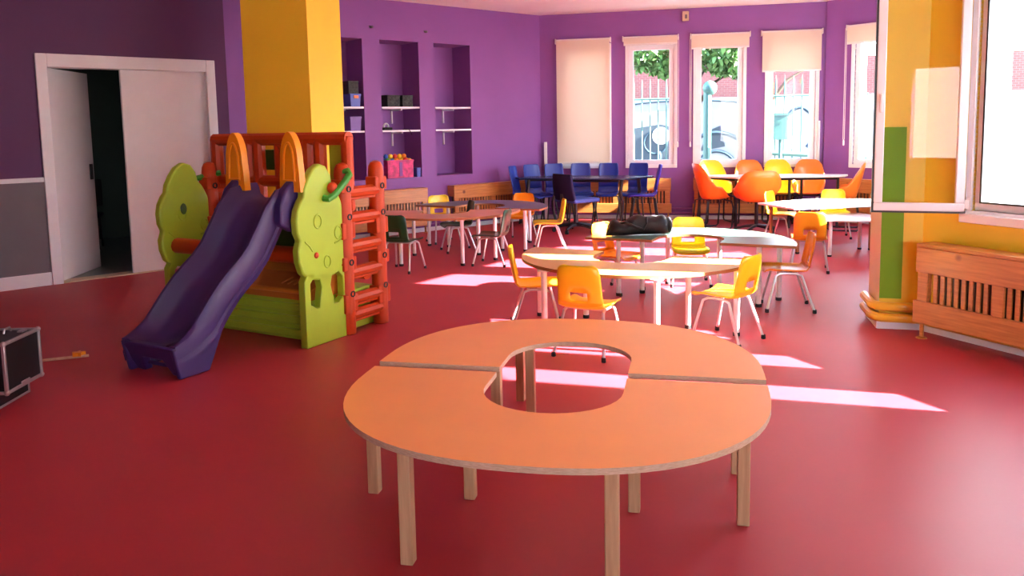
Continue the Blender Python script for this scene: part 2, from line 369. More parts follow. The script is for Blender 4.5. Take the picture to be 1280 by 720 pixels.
# ------------------------------------------------------------------ windows and blinds
def window(W, t0, t1, z0, z1, idx, label, casing=.05, nin=0.0, sill=True, glassit=True, fw=.075):
    r_ = empty('window_%d' % idx, W.pt((t0 + t1) / 2, 0, z0)); Ti = Matrix.Translation(-r_.location)
    def mk(name, m, f, **k):
        b = MB(); f(b); b.v = [Ti @ v for v in b.v]; return b.build(name, m, parent=r_, **k)
    def frame(b):
        for (a, c, e, f_) in ((t0, t1, z0, z0 + fw), (t0, t1, z1 - fw, z1), (t0, t0 + fw, z0 + fw, z1 - fw), (t1 - fw, t1, z0 + fw, z1 - fw)):
            W.box(b, a, c, .02, .09, e, f_)
    def cas(b):
        k = casing
        for (a, c, e, f_) in ((t0 - k, t1 + k, z0 - k, z0), (t0 - k, t1 + k, z1, z1 + k), (t0 - k, t0, z0, z1), (t1, t1 + k, z0, z1)):
            W.box(b, a, c, -.02, .03, e, f_)
    mk('window_frame', WHITE, frame, bevel=.004)
    mk('casing', WHITE, cas, bevel=.003)
    mk('reveal', WHITE, lambda b: [W.box(b, a, c, .09, .31, e, f_) for (a, c, e, f_) in ((t0, t0 + .012, z0, z1), (t1 - .012, t1, z0, z1), (t0, t1, z0, z0 + .012), (t0, t1, z1 - .012, z1))], smooth=False)
    if glassit: mk('glass', GLASS, lambda b: W.box(b, t0 + fw - .005, t1 - fw + .005, .05, .056, z0 + fw - .005, z1 - fw + .005), smooth=False)
    struct(r_, label)
    return r_
def blind(W, t0, t1, ztop, drop, label, chain_t=None):
    r_ = empty('roller_blind', W.pt((t0 + t1) / 2, -.06, ztop)); Ti = Matrix.Translation(-r_.location)
    def mk(name, m, f, **k):
        b = MB(); f(b); b.v = [Ti @ v for v in b.v]; return b.build(name, m, parent=r_, **k)
    mk('roller', PLASTW, lambda b: b.tube([W.pt(t0 + .02, -.06, ztop - .035), W.pt(t1 - .02, -.06, ztop - .035)], .028, 12))
    mk('end_bracket', PLASTW, lambda b: W.box(b, t0, t0 + .015, -.10, -.002, ztop - .08, ztop), bevel=.004)
    mk('end_bracket', PLASTW, lambda b: W.box(b, t1 - .015, t1, -.10, -.002, ztop - .08, ztop), bevel=.004)
    mk('blind_fabric', BLIND, lambda b: W.box(b, t0 + .02, t1 - .02, -.091, -.0885, ztop - drop, ztop - .035), smooth=False)
    mk('bottom_bar', PLASTW, lambda b: W.box(b, t0 + .02, t1 - .02, -.099, -.083, ztop - drop - .02, ztop - drop + .008), bevel=.004)
    if chain_t is not None:
        mk('chain', PLASTW, lambda b: (b.tube([W.pt(chain_t, -.065, ztop - .04), W.pt(chain_t, -.065, 1.22)], .004, 6), b.tube([W.pt(chain_t + .02, -.065, ztop - .04), W.pt(chain_t + .02, -.065, 1.22)], .004, 6)))
        mk('chain_weight', PLASTW, lambda b: b.lathe([(.004, -.07), (.014, -.06), (.014, .0), (.006, .02)], tuple(W.pt(chain_t + .01, -.065, 1.20)), 8))
    tag(r_, label, 'blind', 'roller blinds of the tall windows')
    return r_
lw = ['first tall window hidden behind its lowered blind', 'second tall window showing the green railing', 'third tall window with tree and painted wall outside', 'fourth tall window half covered by a blind']
for i, (a, c) in enumerate(wins): window(WB, a, c, .86, 2.72, i + 1, lw[i])
window(W5, .46, 1.14, .86, 2.72, 5, 'fifth tall window on the short wall')
for i, (a, c) in enumerate(bays): window(WH, a, c, .86, 2.45, 6 + i, 'tall window of the bay behind the pillar')
blind(WB, .21, 1.09, 2.86, 1.95, 'cream roller blind fully lowered, left of all the tall windows')
blind(WB, 1.27, 2.13, 2.86, .13, 'nearly rolled up cream blind on the window left of the wall box', 2.11)
blind(WB, 2.30, 3.19, 2.86, .22, 'cream blind lowered a hand width on the window right of the wall box', 2.30)
blind(WB, 3.34, 4.22, 2.86, .60, 'cream blind lowered a third of the way, second from the pillar', 4.16)
blind(W5, .36, 1.24, 2.86, .26, 'cream blind on the far right window, partly behind the open sash', .34)
# alarm box and wall sockets
r_ = empty('wall_box', WB.pt(2.23, -.03, 3.06)); b = MB(); b.box((0, 0, .07), (.10, .06, .14), rz=WB.rz); b.build('housing', CREAM, r_, bevel=.008)
b = MB(); b.box((0, -.033, .06), (.035, .01, .06), rz=WB.rz); b.build('grille', GREYP, r_, bevel=.002); tag(r_, 'small beige box high on the purple wall above the windows', 'alarm box')
for t, z, lb in ((3.12, 2.87, 'left'), (2.24, 2.86, 'right')):
    b = MB(); b.ball((0, 0, 0), .028, 8, sc=(1, .5, .6)); b.tube([(-.05, 0, .02), (0, 0, 0)], .01, 6)
    tag(b.build('wall_hook', GREYP, loc=WN.pt(t, -.014, z)), 'small dark hook above the wall recesses, the %s one' % lb, 'hook')

# yellow wall casement windows
window(WR, .36, .97, .88, 2.42, 10, 'open casement window above the right radiator cover', casing=.04, fw=.05, glassit=False)
for i, (a, c) in enumerate(rwins[1:]): window(WR, a, c, .88, 2.42, 11 + i, 'casement window in the yellow wall', casing=.04, fw=.05)
b = MB(); WR.box(b, .30, 2.7, -.05, .30, .80, .86); struct(b.build('trim_5', WHITE, bevel=.006), 'white sill under the yellow wall windows')
b = MB(); WR.box(b, .42, .435, .02, .08, .9, 2.4)
b2 = MB(); WR.box(b2, .405, .418, .0, .09, .93, 2.37); WR.box(b2, .405, .91, .0, .09, .93, .942); struct(b2.build('trim_6', BLACKM), 'black window gasket')
# open sash
S0 = Vector((2.975, 5.235, 0)); S1 = Vector((2.462, 5.425, 0)); sd_ = (S1 - S0); SL = sd_.length; sd_.normalize(); sn = Vector((-sd_.y, sd_.x, 0))
sa = empty('window_sash', S0 + Vector((0, 0, .87))); sa.rotation_euler.z = math.atan2(sd_.y, sd_.x)
b = MB(); fw = .055
for (a, c, e, f_) in ((0, SL, 0, fw), (0, SL, 1.56 - fw, 1.56), (0, fw, fw, 1.56 - fw), (SL - fw, SL, fw, 1.56 - fw)): b.box(((a + c) / 2, 0, (e + f_) / 2), (c - a, .045, f_ - e))
b.build('sash_frame', WHITE, sa, bevel=.006)
b = MB()
for (a, c, e, f_) in ((-.006, SL + .006, -.012, 0.004), (SL - .004, SL + .012, -.012, 1.57)): b.box(((a + c) / 2, -.006, (e + f_) / 2), (c - a, .05, f_ - e))
b.build('gasket', BLACKM, sa)
b = MB(); b.box((SL / 2, 0, .78), (SL - 2 * fw + .02, .006, 1.56 - 2 * fw + .02)); b.build('glass', GLASS, sa, smooth=False)
for z in (.05, 1.45):
    b = MB(); b.tube([(-.02, 0, z - .04), (-.02, 0, z + .05)], .012, 8); b.box((-.005, -.0, z), (.04, .03, .06)); b.build('hinge', PLASTW, sa, bevel=.002)
b = MB(); b.box((SL - .028, .03, .75), (.02, .014, .07)); b.box((SL - .028, .045, .72), (.018, .014, .12)); b.build('handle', PLASTW, sa, bevel=.004)
tag(sa, 'white framed glazed sash swung open into the room beside the pillar', 'window sash')

# ------------------------------------------------------------------ door
dr = empty('door_1', WD.pt(1.02, 0, 0)); Ti = Matrix.Translation(-dr.location)
def dmk(name, m, f, parent=dr, **k):
    b = MB(); f(b); b.v = [Ti @ v for v in b.v]; return b.build(name, m, parent=parent, **k)
def dcas(b):
    WD.box(b, .14, .24, -.025, .16, 0, 2.28); WD.box(b, 1.80, 1.90, -.025, .16, 0, 2.28); WD.box(b, .24, 1.80, -.025, .16, 2.15, 2.28)
dmk('door_frame', WHITE, dcas, bevel=.006)
dmk('sliding_leaf', WHITE, lambda b: WD.box(b, .24, 1.12, .03, .075, .01, 2.15), bevel=.004)
# second leaf swung away into the next room
hp = WD.pt(1.80, .10, 0); ang = WD.rz + PI + R(52)
def leaf(b):
    dvec = Vector((math.cos(ang), math.sin(ang), 0)); c = hp + dvec * .44
    b.box((c.x, c.y, 1.08), (.88, .045, 2.14), rz=ang)
lf = dmk('swung_leaf', WHITE, leaf, bevel=.004)
def lock(b):
    dvec = Vector((math.cos(ang), math.sin(ang), 0)); nn = Vector((-dvec.y, dvec.x, 0)); c = hp + dvec * .80
    for s_ in (-1, 1): b.box((c.x + nn.x * .028 * s_, c.y + nn.y * .028 * s_, 1.08), (.06, .014, .17), rz=ang)
lk = dmk('door_handle', BLACKM, lock, parent=lf, bevel=.003)
struct(dr, 'white double door with one leaf standing open onto a dark room')
b = MB(); WD.box(b, .24, 1.80, -.0, .18, 0, .012); struct(b.build('trim_7', CREAM), 'beige door threshold')
# dark room beyond
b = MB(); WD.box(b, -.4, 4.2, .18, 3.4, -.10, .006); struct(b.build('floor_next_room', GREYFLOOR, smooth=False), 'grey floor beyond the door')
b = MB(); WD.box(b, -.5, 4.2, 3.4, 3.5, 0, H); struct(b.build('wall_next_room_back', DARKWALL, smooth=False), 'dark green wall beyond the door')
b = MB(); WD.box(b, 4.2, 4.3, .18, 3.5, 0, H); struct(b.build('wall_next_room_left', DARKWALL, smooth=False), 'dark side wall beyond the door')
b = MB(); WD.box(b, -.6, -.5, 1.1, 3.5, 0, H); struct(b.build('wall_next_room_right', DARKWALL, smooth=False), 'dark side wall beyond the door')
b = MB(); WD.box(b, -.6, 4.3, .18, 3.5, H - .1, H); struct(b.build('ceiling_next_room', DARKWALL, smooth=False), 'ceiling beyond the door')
c = WD.pt(1.55, 3.3, 0); b = MB(); b.tube([c, c + Vector((0, 0, 2.9))], .025, 10); b.tube([c + Vector((0, 0, 2.3)), c + Vector((0, 0, 2.7))], .05, 10); b.tube([c + Vector((0, 0, .25)), c + Vector((0, 0, .5))], .045, 10)
tag(b.build('vertical_pipe', BLACKM), 'thin black vertical pipe on the wall of the dark next room', 'pipe')
c = WD.pt(.95, 2.5, 0); r_ = empty('stored_chair', c, R(20))
for x in (-.17, .17):
    for y in (-.17, .17): b = MB(); b.tube([(x, y, 0), (x * .9, y * .9, .42)], .014, 6); b.build('leg', BLACKM, r_)
b = MB(); b.box((0, 0, .44), (.40, .40, .04)); b.build('seat', NAVY, r_, bevel=.015)
b = MB(); b.box((0, .19, .72), (.40, .04, .36)); b.build('backrest', RUBBER, r_, bevel=.03, seg=3)
tag(r_, 'dark chair standing in the unlit room behind the half open door', 'chair')

# ------------------------------------------------------------------ shelves and their contents
def shelf(a, c, z, label):
    r_ = empty('wall_shelf', WN.pt((a + c) / 2, .2, z)); Ti = Matrix.Translation(-r_.location)
    def mk(name, f, **k):
        b = MB(); f(b); b.v = [Ti @ v for v in b.v]; return b.build(name, WHITE, parent=r_, **k)
    mk('board', lambda b: WN.box(b, a + .005, c - .005, .0, .44, z - .025, z), bevel=.003)
    mk('bracket', lambda b: (WN.box(b, a + .20, a + .22, .425, .449, z - .23, z - .025), WN.box(b, a + .20, a + .22, .16, .43, z - .05, z - .026)))
    tag(r_, label, 'shelf', 'white shelves in the wall recesses')
for i, nm in enumerate(('right recess nearest the corner', 'middle recess', 'left recess beside the yellow column')):
    a, c = niches[i]
    shelf(a, c, 1.80, 'upper white shelf in the %s' % nm); shelf(a, c, 1.475, 'lower white shelf in the %s' % nm)
def bin_(t, n, z, w_, d_, h_, m, name, label, cat, top=1.12, lidm=None):
    r_ = empty(name, WN.pt(t, n, z), WN.rz)
    b = MB(); k = top
    b.add([(-w_ / 2, -d_ / 2, 0), (w_ / 2, -d_ / 2, 0), (w_ / 2, d_ / 2, 0), (-w_ / 2, d_ / 2, 0), (-w_ / 2 * k, -d_ / 2 * k, h_), (w_ / 2 * k, -d_ / 2 * k, h_), (w_ / 2 * k, d_ / 2 * k, h_), (-w_ / 2 * k, d_ / 2 * k, h_),
           (-w_ / 2 * k + .01, -d_ / 2 * k + .01, h_), (w_ / 2 * k - .01, -d_ / 2 * k + .01, h_), (w_ / 2 * k - .01, d_ / 2 * k - .01, h_), (-w_ / 2 * k + .01, d_ / 2 * k - .01, h_),
           (-w_ / 2 + .01, -d_ / 2 + .01, .01), (w_ / 2 - .01, -d_ / 2 + .01, .01), (w_ / 2 - .01, d_ / 2 - .01, .01), (-w_ / 2 + .01, d_ / 2 - .01, .01)],
          [(3, 2, 1, 0)] + [(i, (i + 1) % 4, 4 + (i + 1) % 4, 4 + i) for i in range(4)] + [(4 + i, 4 + (i + 1) % 4, 8 + (i + 1) % 4, 8 + i) for i in range(4)] + [(8 + i, 8 + (i + 1) % 4, 12 + (i + 1) % 4, 12 + i) for i in range(4)] + [(12, 13, 14, 15)])
    b.build('body', m, r_, smooth=False, bevel=.003)
    b = MB(); k2 = k * 1.03
    for (cx, cy, dx, dy) in ((0, -d_ / 2 * k, w_ * k2, .014), (0, d_ / 2 * k, w_ * k2, .014), (-w_ / 2 * k, 0, .014, d_ * k), (w_ / 2 * k, 0, .014, d_ * k)): b.box((cx, cy, h_ - .01), (dx, dy, .025))
    b.build('rim', lidm or m, r_, bevel=.003)
    tag(r_, label, cat); return r_
bin_(2.79, .13, 1.80, .20, .22, .16, BINBLACK, 'storage_box', 'black patterned box on the upper shelf, left of its twin', 'box', 1.0)
bin_(2.56, .13, 1.80, .17, .22, .16, BINBLACK, 'storage_box', 'black patterned box on the upper shelf, right of its twin', 'box', 1.0)
q = bin_(3.39, .12, 1.80, .14, .2, .17, BINBLUE, 'storage_bin', 'blue plastic bin with orange tag under a black box', 'bin')
b = MB(); b.box((0, .125, .13), (.07, .012, .04)); b.build('tag', SH_O, q, bevel=.004)
bin_(3.41, .12, 1.97, .15, .2, .17, BINBLACK, 'storage_box', 'black patterned box stacked on the blue bin beside the yellow column', 'box', 1.0)
bin_(3.40, .12, 1.475, .15, .2, .19, BINPURP, 'storage_bin', 'purple plastic bin on the lower shelf beside the yellow column', 'bin')
b = MB(); b.box((0, 0, .012), (.12, .2, .024)); b.box((.01, 0, .03), (.11, .18, .012)); tag(b.build('paper_stack', mat('pale_yellow_paper', (.7, .65, .3), .8), loc=WN.pt(3.30 + .055 - .02, .3, 1.476), rz=WN.rz), 'flat yellow paper pile on the lower shelf beside the purple bin', 'paper')
r_ = empty('tape_dispenser', WN.pt(2.86, .10, 1.476), WN.rz); b = MB(); b.box((0, 0, .02), (.14, .06, .04)); b.build('base', RUBBER, r_, bevel=.01)
b = MB(); b.tube([(.02 + .035 * math.cos(k * PI / 6), 0, .055 + .035 * math.sin(k * PI / 6)) for k in range(12)], .014, 8, closed=True); b.build('roll', CHROME, r_)
tag(r_, 'small dark tape dispenser at the left of the lower middle shelf', 'tape dispenser')
b = MB(); b.tube([(-.03, .03, .006), (0, -.01, .008), (.03, -.035, .006), (.05, -.05, -.03), (.07, -.05, -.07)], .006, 6)
tag(b.build('strap', RUBBER, loc=WN.pt(2.60, .035, 1.476), rz=WN.rz + PI), 'thin black strap hanging over the lower middle shelf edge', 'strap')
cr_ = bin_(2.70, .19, .801, .42, .30, .25, PINKCR, 'toy_crate', 'pink decorated crate full of colourful play balls', 'crate', 1.02)
b = MB(); b.box((0, -.155, .12), (.05, .006, .2)); b.box((0, .157, .12), (.05, .006, .2)); b.build('strip', mat('violet_card', (.2, .03, .25), .5), cr_)
b = MB()
ballmats = [mat('ball_yellow', (.85, .55, .02), .35), mat('ball_red', (.7, .03, .02), .35), mat('ball_blue', (.02, .10, .55), .35), mat('ball_green', (.04, .4, .05), .35), mat('ball_orange', (.85, .25, .01), .35)]
names = ['yellow', 'red', 'blue', 'green', 'orange']
bm_ = {}
k = 0
for iy in range(3):
    for ix in range(6):
        ci = [0, 1, 0, 4, 2, 3, 4, 0, 1, 3, 0, 2, 0, 4, 0, 1, 0, 3][k]
        if ci not in bm_:
            bb = MB(); bb.ball((0, 0, 0), .036, 8); o = bb.build('play_ball', ballmats[ci]); bm_[ci] = o
        else: o = bm_[ci].copy(); col.objects.link(o)
        o.location = WN.pt(2.52 + ix * .072, .09 + iy * .095, .801 + .235 + .012 * ((ix + iy) % 2))
        tag(o, '%s play ball in the pink crate, %s row, %s from the left' % (names[ci], ('front', 'middle', 'rear')[iy], ('sixth', 'fifth', 'fourth', 'third', 'second', 'first')[ix]), 'ball', 'play balls in the pink crate'); k += 1
for ix in range(5):
    ci = [4, 0, 1, 0, 2][ix]; o = bm_[ci].copy(); col.objects.link(o); o.location = WN.pt(2.56 + ix * .075, .17, .801 + .302); tag(o, '%s play ball on top of the heap in the pink crate, %s from the left' % (names[ci], ('fifth', 'fourth', 'third', 'second', 'first')[ix]), 'ball', 'play balls in the pink crate')
for iy in range(1):
    bin_(2.415, .06, .801, .055, .09, .13, BINBLUE, 'small_bin', 'narrow blue tub between the pink crate and the recess edge', 'tub')

# ------------------------------------------------------------------ radiator covers
def radcover(W, t0, t1, dep, label, group, posts=1, zt=.65, endl=False, m=PINE, off=.0):
    r_ = empty('radiator_cover', W.pt((t0 + t1) / 2, -dep / 2 - off, 0)); r_.rotation_euler.z = W.rz
    L = t1 - t0; sgn = -1 if W.T.to_3x3().determinant() * 1 > 0 else 1
    # local y towards the room
    ry = Vector((math.cos(W.rz + PI / 2), math.sin(W.rz + PI / 2), 0)); s_ = -1 if ry.dot(W.n) > 0 else 1
    D = dep / 2
    def mk(name, f, mm=m, **k):
        b = MB(); f(b); return b.build(name, mm, parent=r_, **k)
    mk('top_board', lambda b: b.box((0, 0, zt - .012), (L, dep, .024)), bevel=.004)
    mk('top_fascia', lambda b: b.box((0, s_ * (D - .012), zt - .025 - .085), (L, .024, .17)), bevel=.004)
    mk('lower_board', lambda b: b.box((0, s_ * (D - .010), .185), (L + .02, .028, .15)), bevel=.004)
    xs = [-L / 2 + .05] + [(-L / 2 + (i + 1) * L / (posts + 1)) for i in range(posts)] + [L / 2 - .05]
    for x in xs: mk('post', lambda b: b.box((x, s_ * (D - .018), .36), (.075, .022, .22)), bevel=.003)
    def slats(b):
        n = int(L / .05)
        for i in range(n):
            x = -L / 2 + .03 + (L - .06) * i / (n - 1); b.box((x, s_ * (D - .034), .36), (.027, .012, .34))
    mk('slats', slats)
    for x in (-L / 2 + .04, L / 2 - .04):
        f = mk('foot', lambda b: b.tube([(x, s_ * (D - .03), 0), (x, s_ * (D - .03), .12)], .014, 8))
        mk2 = MB(); mk2.lathe([(.035, 0), (.035, .006), (.016, .014)], (x, s_ * (D - .03), 0), 10); mk2.build('foot_plate', m, f)
        mk('side_panel', lambda b: b.box((x - .03 if x < 0 else x + .03, -s_ * .012, .56), (.02, dep - .03, .14)))
    def ribs(b):
        n = int((L - .2) / .06)
        b.box((0, -s_ * (D - .03), .34), (L - .12, .02, .38))
        for i in range(n): b.box((-L / 2 + .1 + i * .06, -s_ * (D - .05), .34), (.045, .03, .36))
    mk('radiator_fins', ribs, mat('dark_radiator', (.10, .055, .03), .5))
    tag(r_, label, 'radiator cover', group); return r_
radcover(WN, 2.39, 4.05, .17, 'pine slatted radiator cover under the recess holding the pink crate', None)
radcover(WN, .46, 1.93, .17, 'pine slatted radiator cover below the corner recess, behind the slate table', None)
radcover(WB, .30, 2.02, .17, 'pine slatted radiator cover under the lowered blind behind the blue chairs', None)
radcover(WB, 2.36, 3.85, .17, 'sunlit pine radiator cover under the windows behind the orange shell chairs', None)
radcover(W5, .30, 1.75, .15, 'orange pine radiator cover at the far right beside the pillar', None)
radcover(WR, .12, 1.85, .17, 'large pine slatted radiator cover on the yellow wall at right', None, off=.04, posts=2)

# ------------------------------------------------------------------ half ring tables
def ring_outline(ro=.84, ri=.28, off=.09, ex=2.3):
    P = []
    n = 36
    for i in range(n + 1):
        a = PI * i / n; c, s_ = math.cos(a), math.sin(a)
        P.append((ro * math.copysign(abs(c) ** (2 / ex), c), off + (.93 - off) * abs(s_) ** (2 / ex)))
    P = [(ro, 0)] + P + [(-ro, 0), (-ri, 0)]
    n = 18
    for i in range(n + 1):
        a = PI - PI * i / n; P.append((ri * math.cos(a), .19 + .27 * math.sin(a)))
    P.append((ri, 0))
    Q = [P[0]]
    for p in P[1:]:
        if (Vector(p) - Vector(Q[-1])).length > 1e-3: Q.append(p)
    return Q
RING = ring_outline()
RING_M = ring_outline(.87, .28, .0, 2.0)
def ring_table(loc, rz, ztop, topm, edgem, legs, kind, label, group):
    r_ = empty('half_ring_table', (loc[0], loc[1], 0), rz); th = .022
    b = MB(); b.prism(RING if kind == 'wood' else RING_M, ztop - th, ztop, 0, side_mi=1)
    b.build('tabletop', [topm, edgem], r_, smooth=True, ang=30)
    if kind == 'wood':
        b = MB()
        inner = [(x * .80, .09 + (y - .09) * .80 + .02) for x, y in RING[1:38]]
        b.tube([(x, y, ztop - th - .022) for x, y in inner], .018, 4)
        b.build('apron', BEECH, r_)
    for (x, y) in legs:
        if kind == 'wood':
            b = MB(); b.box((x, y, (ztop - th) / 2), (.045, .045, ztop - th)); b.build('leg', BEECH, r_, bevel=.004)
        else:
            b = MB(); b.tube([(x, y, .012), (x, y, ztop - th)], .021, 12); l = b.build('leg', WMETAL, r_)
            b = MB(); b.lathe([(.018, 0), (.025, .003), (.025, .028)], (x, y, 0), 12); b.build('foot', RUBBER, l)
            b = MB(); b.lathe([(.045, -.006), (.045, 0)], (x, y, ztop - th), 12); b.build('mounting_plate', WMETAL, l)
    tag(r_, label, 'table', group); return r_
C0 = Vector((.20, 3.33)); A0 = R(-12.7); vv = Vector((-math.sin(A0), math.cos(A0)))
ring_table(C0 + vv * .028, A0, .430, ORANGE_LAM, PLY, [(.73, .06), (-.73, .06), (.31, .06), (-.31, .06), (.36, .80), (-.36, .80), (-.25, .53)], 'wood', 'far half of the low orange ring table with square wooden legs', 'halves of the orange ring table')
ring_table(C0 - vv * .028, A0 + PI, .425, ORANGE_LAM, PLY, [(.40, .815), (-.30, .86), (.72, .33), (-.73, .33), (.32, .31), (-.33, .30)], 'wood', 'near half of the low orange ring table with square wooden legs', 'halves of the orange ring table')
ring_table((.95, 5.95), R(152), .52, MAPLE_LAM, EDGE, [(.4, .82), (-.4, .82), (.76, .15), (-.76, .15), (.40, .08), (-.40, .08)], 'metal', 'sunlit maple half ring table with white tubular legs behind the orange ring', 'half ring tables with metal legs')
ring_table((1.42, 6.52), R(-25), .52, GREEN_LAM, EDGE, [(-.6, .1), (.58, .07), (.70, .38), (-.44, .28), (.14, .76), (-.33, .75)], 'metal', 'green topped half ring table with a black bag lying on it', 'half ring tables with metal legs')
ring_table((-.77, 9.37), R(177), .53, WOOD_LAM, EDGE, [(-.27, .80), (-.60, .44), (.40, .80), (.66, .42), (-.38, .08), (.38, .08)], 'metal', 'reddish wood half ring table with three green chairs around it', 'half ring tables with metal legs')
ring_table((-.45, 9.66), R(-28), .53, GREY_LAM, EDGE, [(.62, .12), (.34, .80), (.33, .08), (-.39, .72), (-.74, .1), (-.45, .1)], 'metal', 'slate grey half ring table between the wood table and the wall', 'half ring tables with metal legs')

# ------------------------------------------------------------------ child chairs
def child_chair(m=CH_Y):
    r_ = empty('child_chair', (0, 0, 0))
    prof = [(.185, .300, .150), (.178, .312, .160), (.155, .320, .168), (.06, .318, .170), (-.04, .314, .168), (-.10, .313, .165), (-.135, .322, .160), (-.155, .345, .155), (-.164, .375, .153), (-.170, .400, .152), (-.176, .430, .151), (-.186, .480, .150), (-.196, .540, .147), (-.201, .580, .138), (-.203, .598, .120), (-.203, .606, .095)]
    us = [-1, -.92, -.78, -.6, -.4, -.2, 0, .2, .4, .6, .78, .92, 1]
    def rows(a, c):
        out = []
        for i, (y, z, hw) in enumerate(prof[a:c]):
            row = []
            for u in us:
                e = abs(u) ** 4
                ii = i + a
                zz, yy = z, y
                if ii < 6: zz += .022 * e
                elif ii < 8: zz += .012 * e; yy += .015 * e
                else: yy += .028 * e
                row.append((u * hw, yy, zz))
            out.append(row)
        return out
    b = MB(); b.grid(rows(0, 8)); b.build('seat', m, r_, solid=.008, ang=60)
    b = MB(); b.grid(rows(7, 16), skip=lambda i, k: i in (1, 2) and 4 <= k <= 7); b.build('backrest', m, r_, solid=.008, ang=60)
    for s_ in (-1, 1):
        P = [(s_ * .175, .170, .012), (s_ * .150, .125, .20), (s_ * .138, .103, .285), (s_ * .132, .07, .303), (s_ * .130, .02, .305), (s_ * .130, -.05, .303), (s_ * .135, -.09, .288), (s_ * .148, -.12, .20), (s_ * .172, -.185, .012)]
        b = MB(); b.tube(P, .0105, 8); l = b.build('leg_frame', CHROME, r_)
        for e in (P[0], P[-1]):
            b = MB(); b.lathe([(.012, 0), (.016, .003), (.015, .03)], (e[0], e[1], 0), 8); b.build('foot', RUBBER, l)
    b = MB(); b.tube([(-.130, .03, .305), (.130, .03, .305)], .009, 8); b.tube([(-.130, -.06, .303), (.130, -.06, .303)], .009, 8); b.build('cross_bar', CHROME, r_)
    return r_
def face(dx, dy): return math.atan2(dy, dx) - PI / 2
GC = 'small plastic school chairs'
chairs = [
 (.49, 5.13, (.45, .87), CH_Y, 'yellow child chair nearest the orange ring table, its back to the room', 1),
 (.17, 5.84, (1, -.02), CH_Y, 'yellow child chair at the left end of the maple table', 1),
 (1.46, 5.38, (-.72, .69), CH_Y, 'yellow child chair at the right front of the maple table', 1),
 (2.18, 6.28, (-.98, .18), CH_O, 'amber child chair seen from the side, right of the green topped table', 1),
 (2.97, 7.93, (.32, .95), CH_O, 'amber child chair with its back to the camera before the low white table', 1),
 (1.64, 7.33, (-.12, -.99), CH_Y, 'yellow child chair behind the green topped table, right of the black bag', 1),
 (.93, 7.08, (.72, -.69), CH_O, 'amber child chair at the left end of the green topped table', 1),
 (3.44, 10.12, (.75, -.66), CH_Y, 'yellow child chair at the left tip of the long white table', 1),
 (4.14, 10.2, (-.25, -.97), CH_Y, 'pale yellow child chair behind the white tables near the pillar', 1),
 (-1.16, 8.34, (.36, .93), CH_G, 'dark green child chair beside the ladder of the play slide', 1),
 (-.66, 9.62, (-.95, -.30), CH_G, 'dark green child chair in the gap between the wood and slate tables', 1),
 (-.22, 8.62, (-.96, .28), CH_G, 'dark green child chair at the right front of the wood table', 1),
 (-.90, 10.42, (.42, -.9), CH_Y, 'yellow child chair behind the slate table, near the left radiator covers', 1),
 (.10, 10.50, (-.35, -.94), CH_O, 'amber child chair behind the right part of the slate table', 1),
 (.45, 9.64, (-1, -.05), CH_Y, 'yellow child chair seen in profile at the right tip of the slate table', 1),
]
proto = {}
for i, (x, y, f, m_, lb, s_) in enumerate(chairs):
    if m_ not in proto:
        if not proto: o = child_chair(m_)
        else:
            o = copy_tree(next(iter(proto.values()))); recolor(o, next(iter(proto)), m_)
        proto[m_] = o
    else: o = copy_tree(proto[m_])
    o.location = (x, y, 0); o.rotation_euler.z = face(*f)
    tag(o, lb, 'chair', GC)

# ------------------------------------------------------------------ black bag on the green table
bagr = empty('duffel_bag', (1.10, 6.95, .52), R(5))
bagr.scale = (1.03, 1.15, 1.28)
rows = []
N = 22
for i in range(N + 1):
    u = i / N; x = -.275 + .55 * u
    ry = .085 * min(1, math.sqrt(max(0, 1 - abs(2 * u - 1) ** 5))) * (1 + .10 * math.sin(9 * u)) + .004
    rz_ = .060 * min(1, math.sqrt(max(0, 1 - abs(2 * u - 1) ** 6))) * (.86 + .28 * u + .10 * math.sin(14 * u + 1) - .22 * math.exp(-((u - .27) / .07) ** 2)) + .003
    row = []
    for k in range(16):
        a = 2 * PI * k / 16; cc, ss = math.cos(a), math.sin(a)
        row.append((x + .006 * math.sin(5 * a + 7 * u), ry * math.copysign(abs(cc) ** .75, cc), .001 + rz_ * 1.05 + rz_ * math.copysign(abs(ss) ** .8, ss) + .004 * max(0, ss) * math.sin(31 * u + 3 * a)))
    rows.append(row)
b = MB(); b.grid(rows, wrap=True); b.add(rows[0], [tuple(range(16))[::-1]]); b.add(rows[-1], [tuple(range(16))])
b.build('bag_body', BAGM, bagr, sub=1, ang=180)
b = MB(); b.tube([(-.16, -.05, .09), (-.13, -.09, .10), (-.05, -.105, .07), (.02, -.10, .05), (.05, -.095, .09), (.06, -.05, .125)], .009, 6); b.build('carry_handle', BAGM, bagr)
b = MB(); b.tube([(-.2, 0, .105), (-.1, 0, .085), (0, 0, .125), (.12, 0, .132), (.22, 0, .12)], .004, 6); b.build('zip', CHROME, bagr)
b = MB(); b.lathe([(.07, 0), (.075, .02), (.06, .035)], (0, 0, 0), 14, T=Matrix.Translation((.262, 0, .066)) @ Matrix.Rotation(R(90), 4, 'Y') @ Matrix.Diagonal((.75, 1, .5, 1))); b.build('end_patch', mat('grey_nylon', (.12, .14, .15), .6), bagr)
tag(bagr, 'long black duffel bag lying on the green topped table', 'bag')

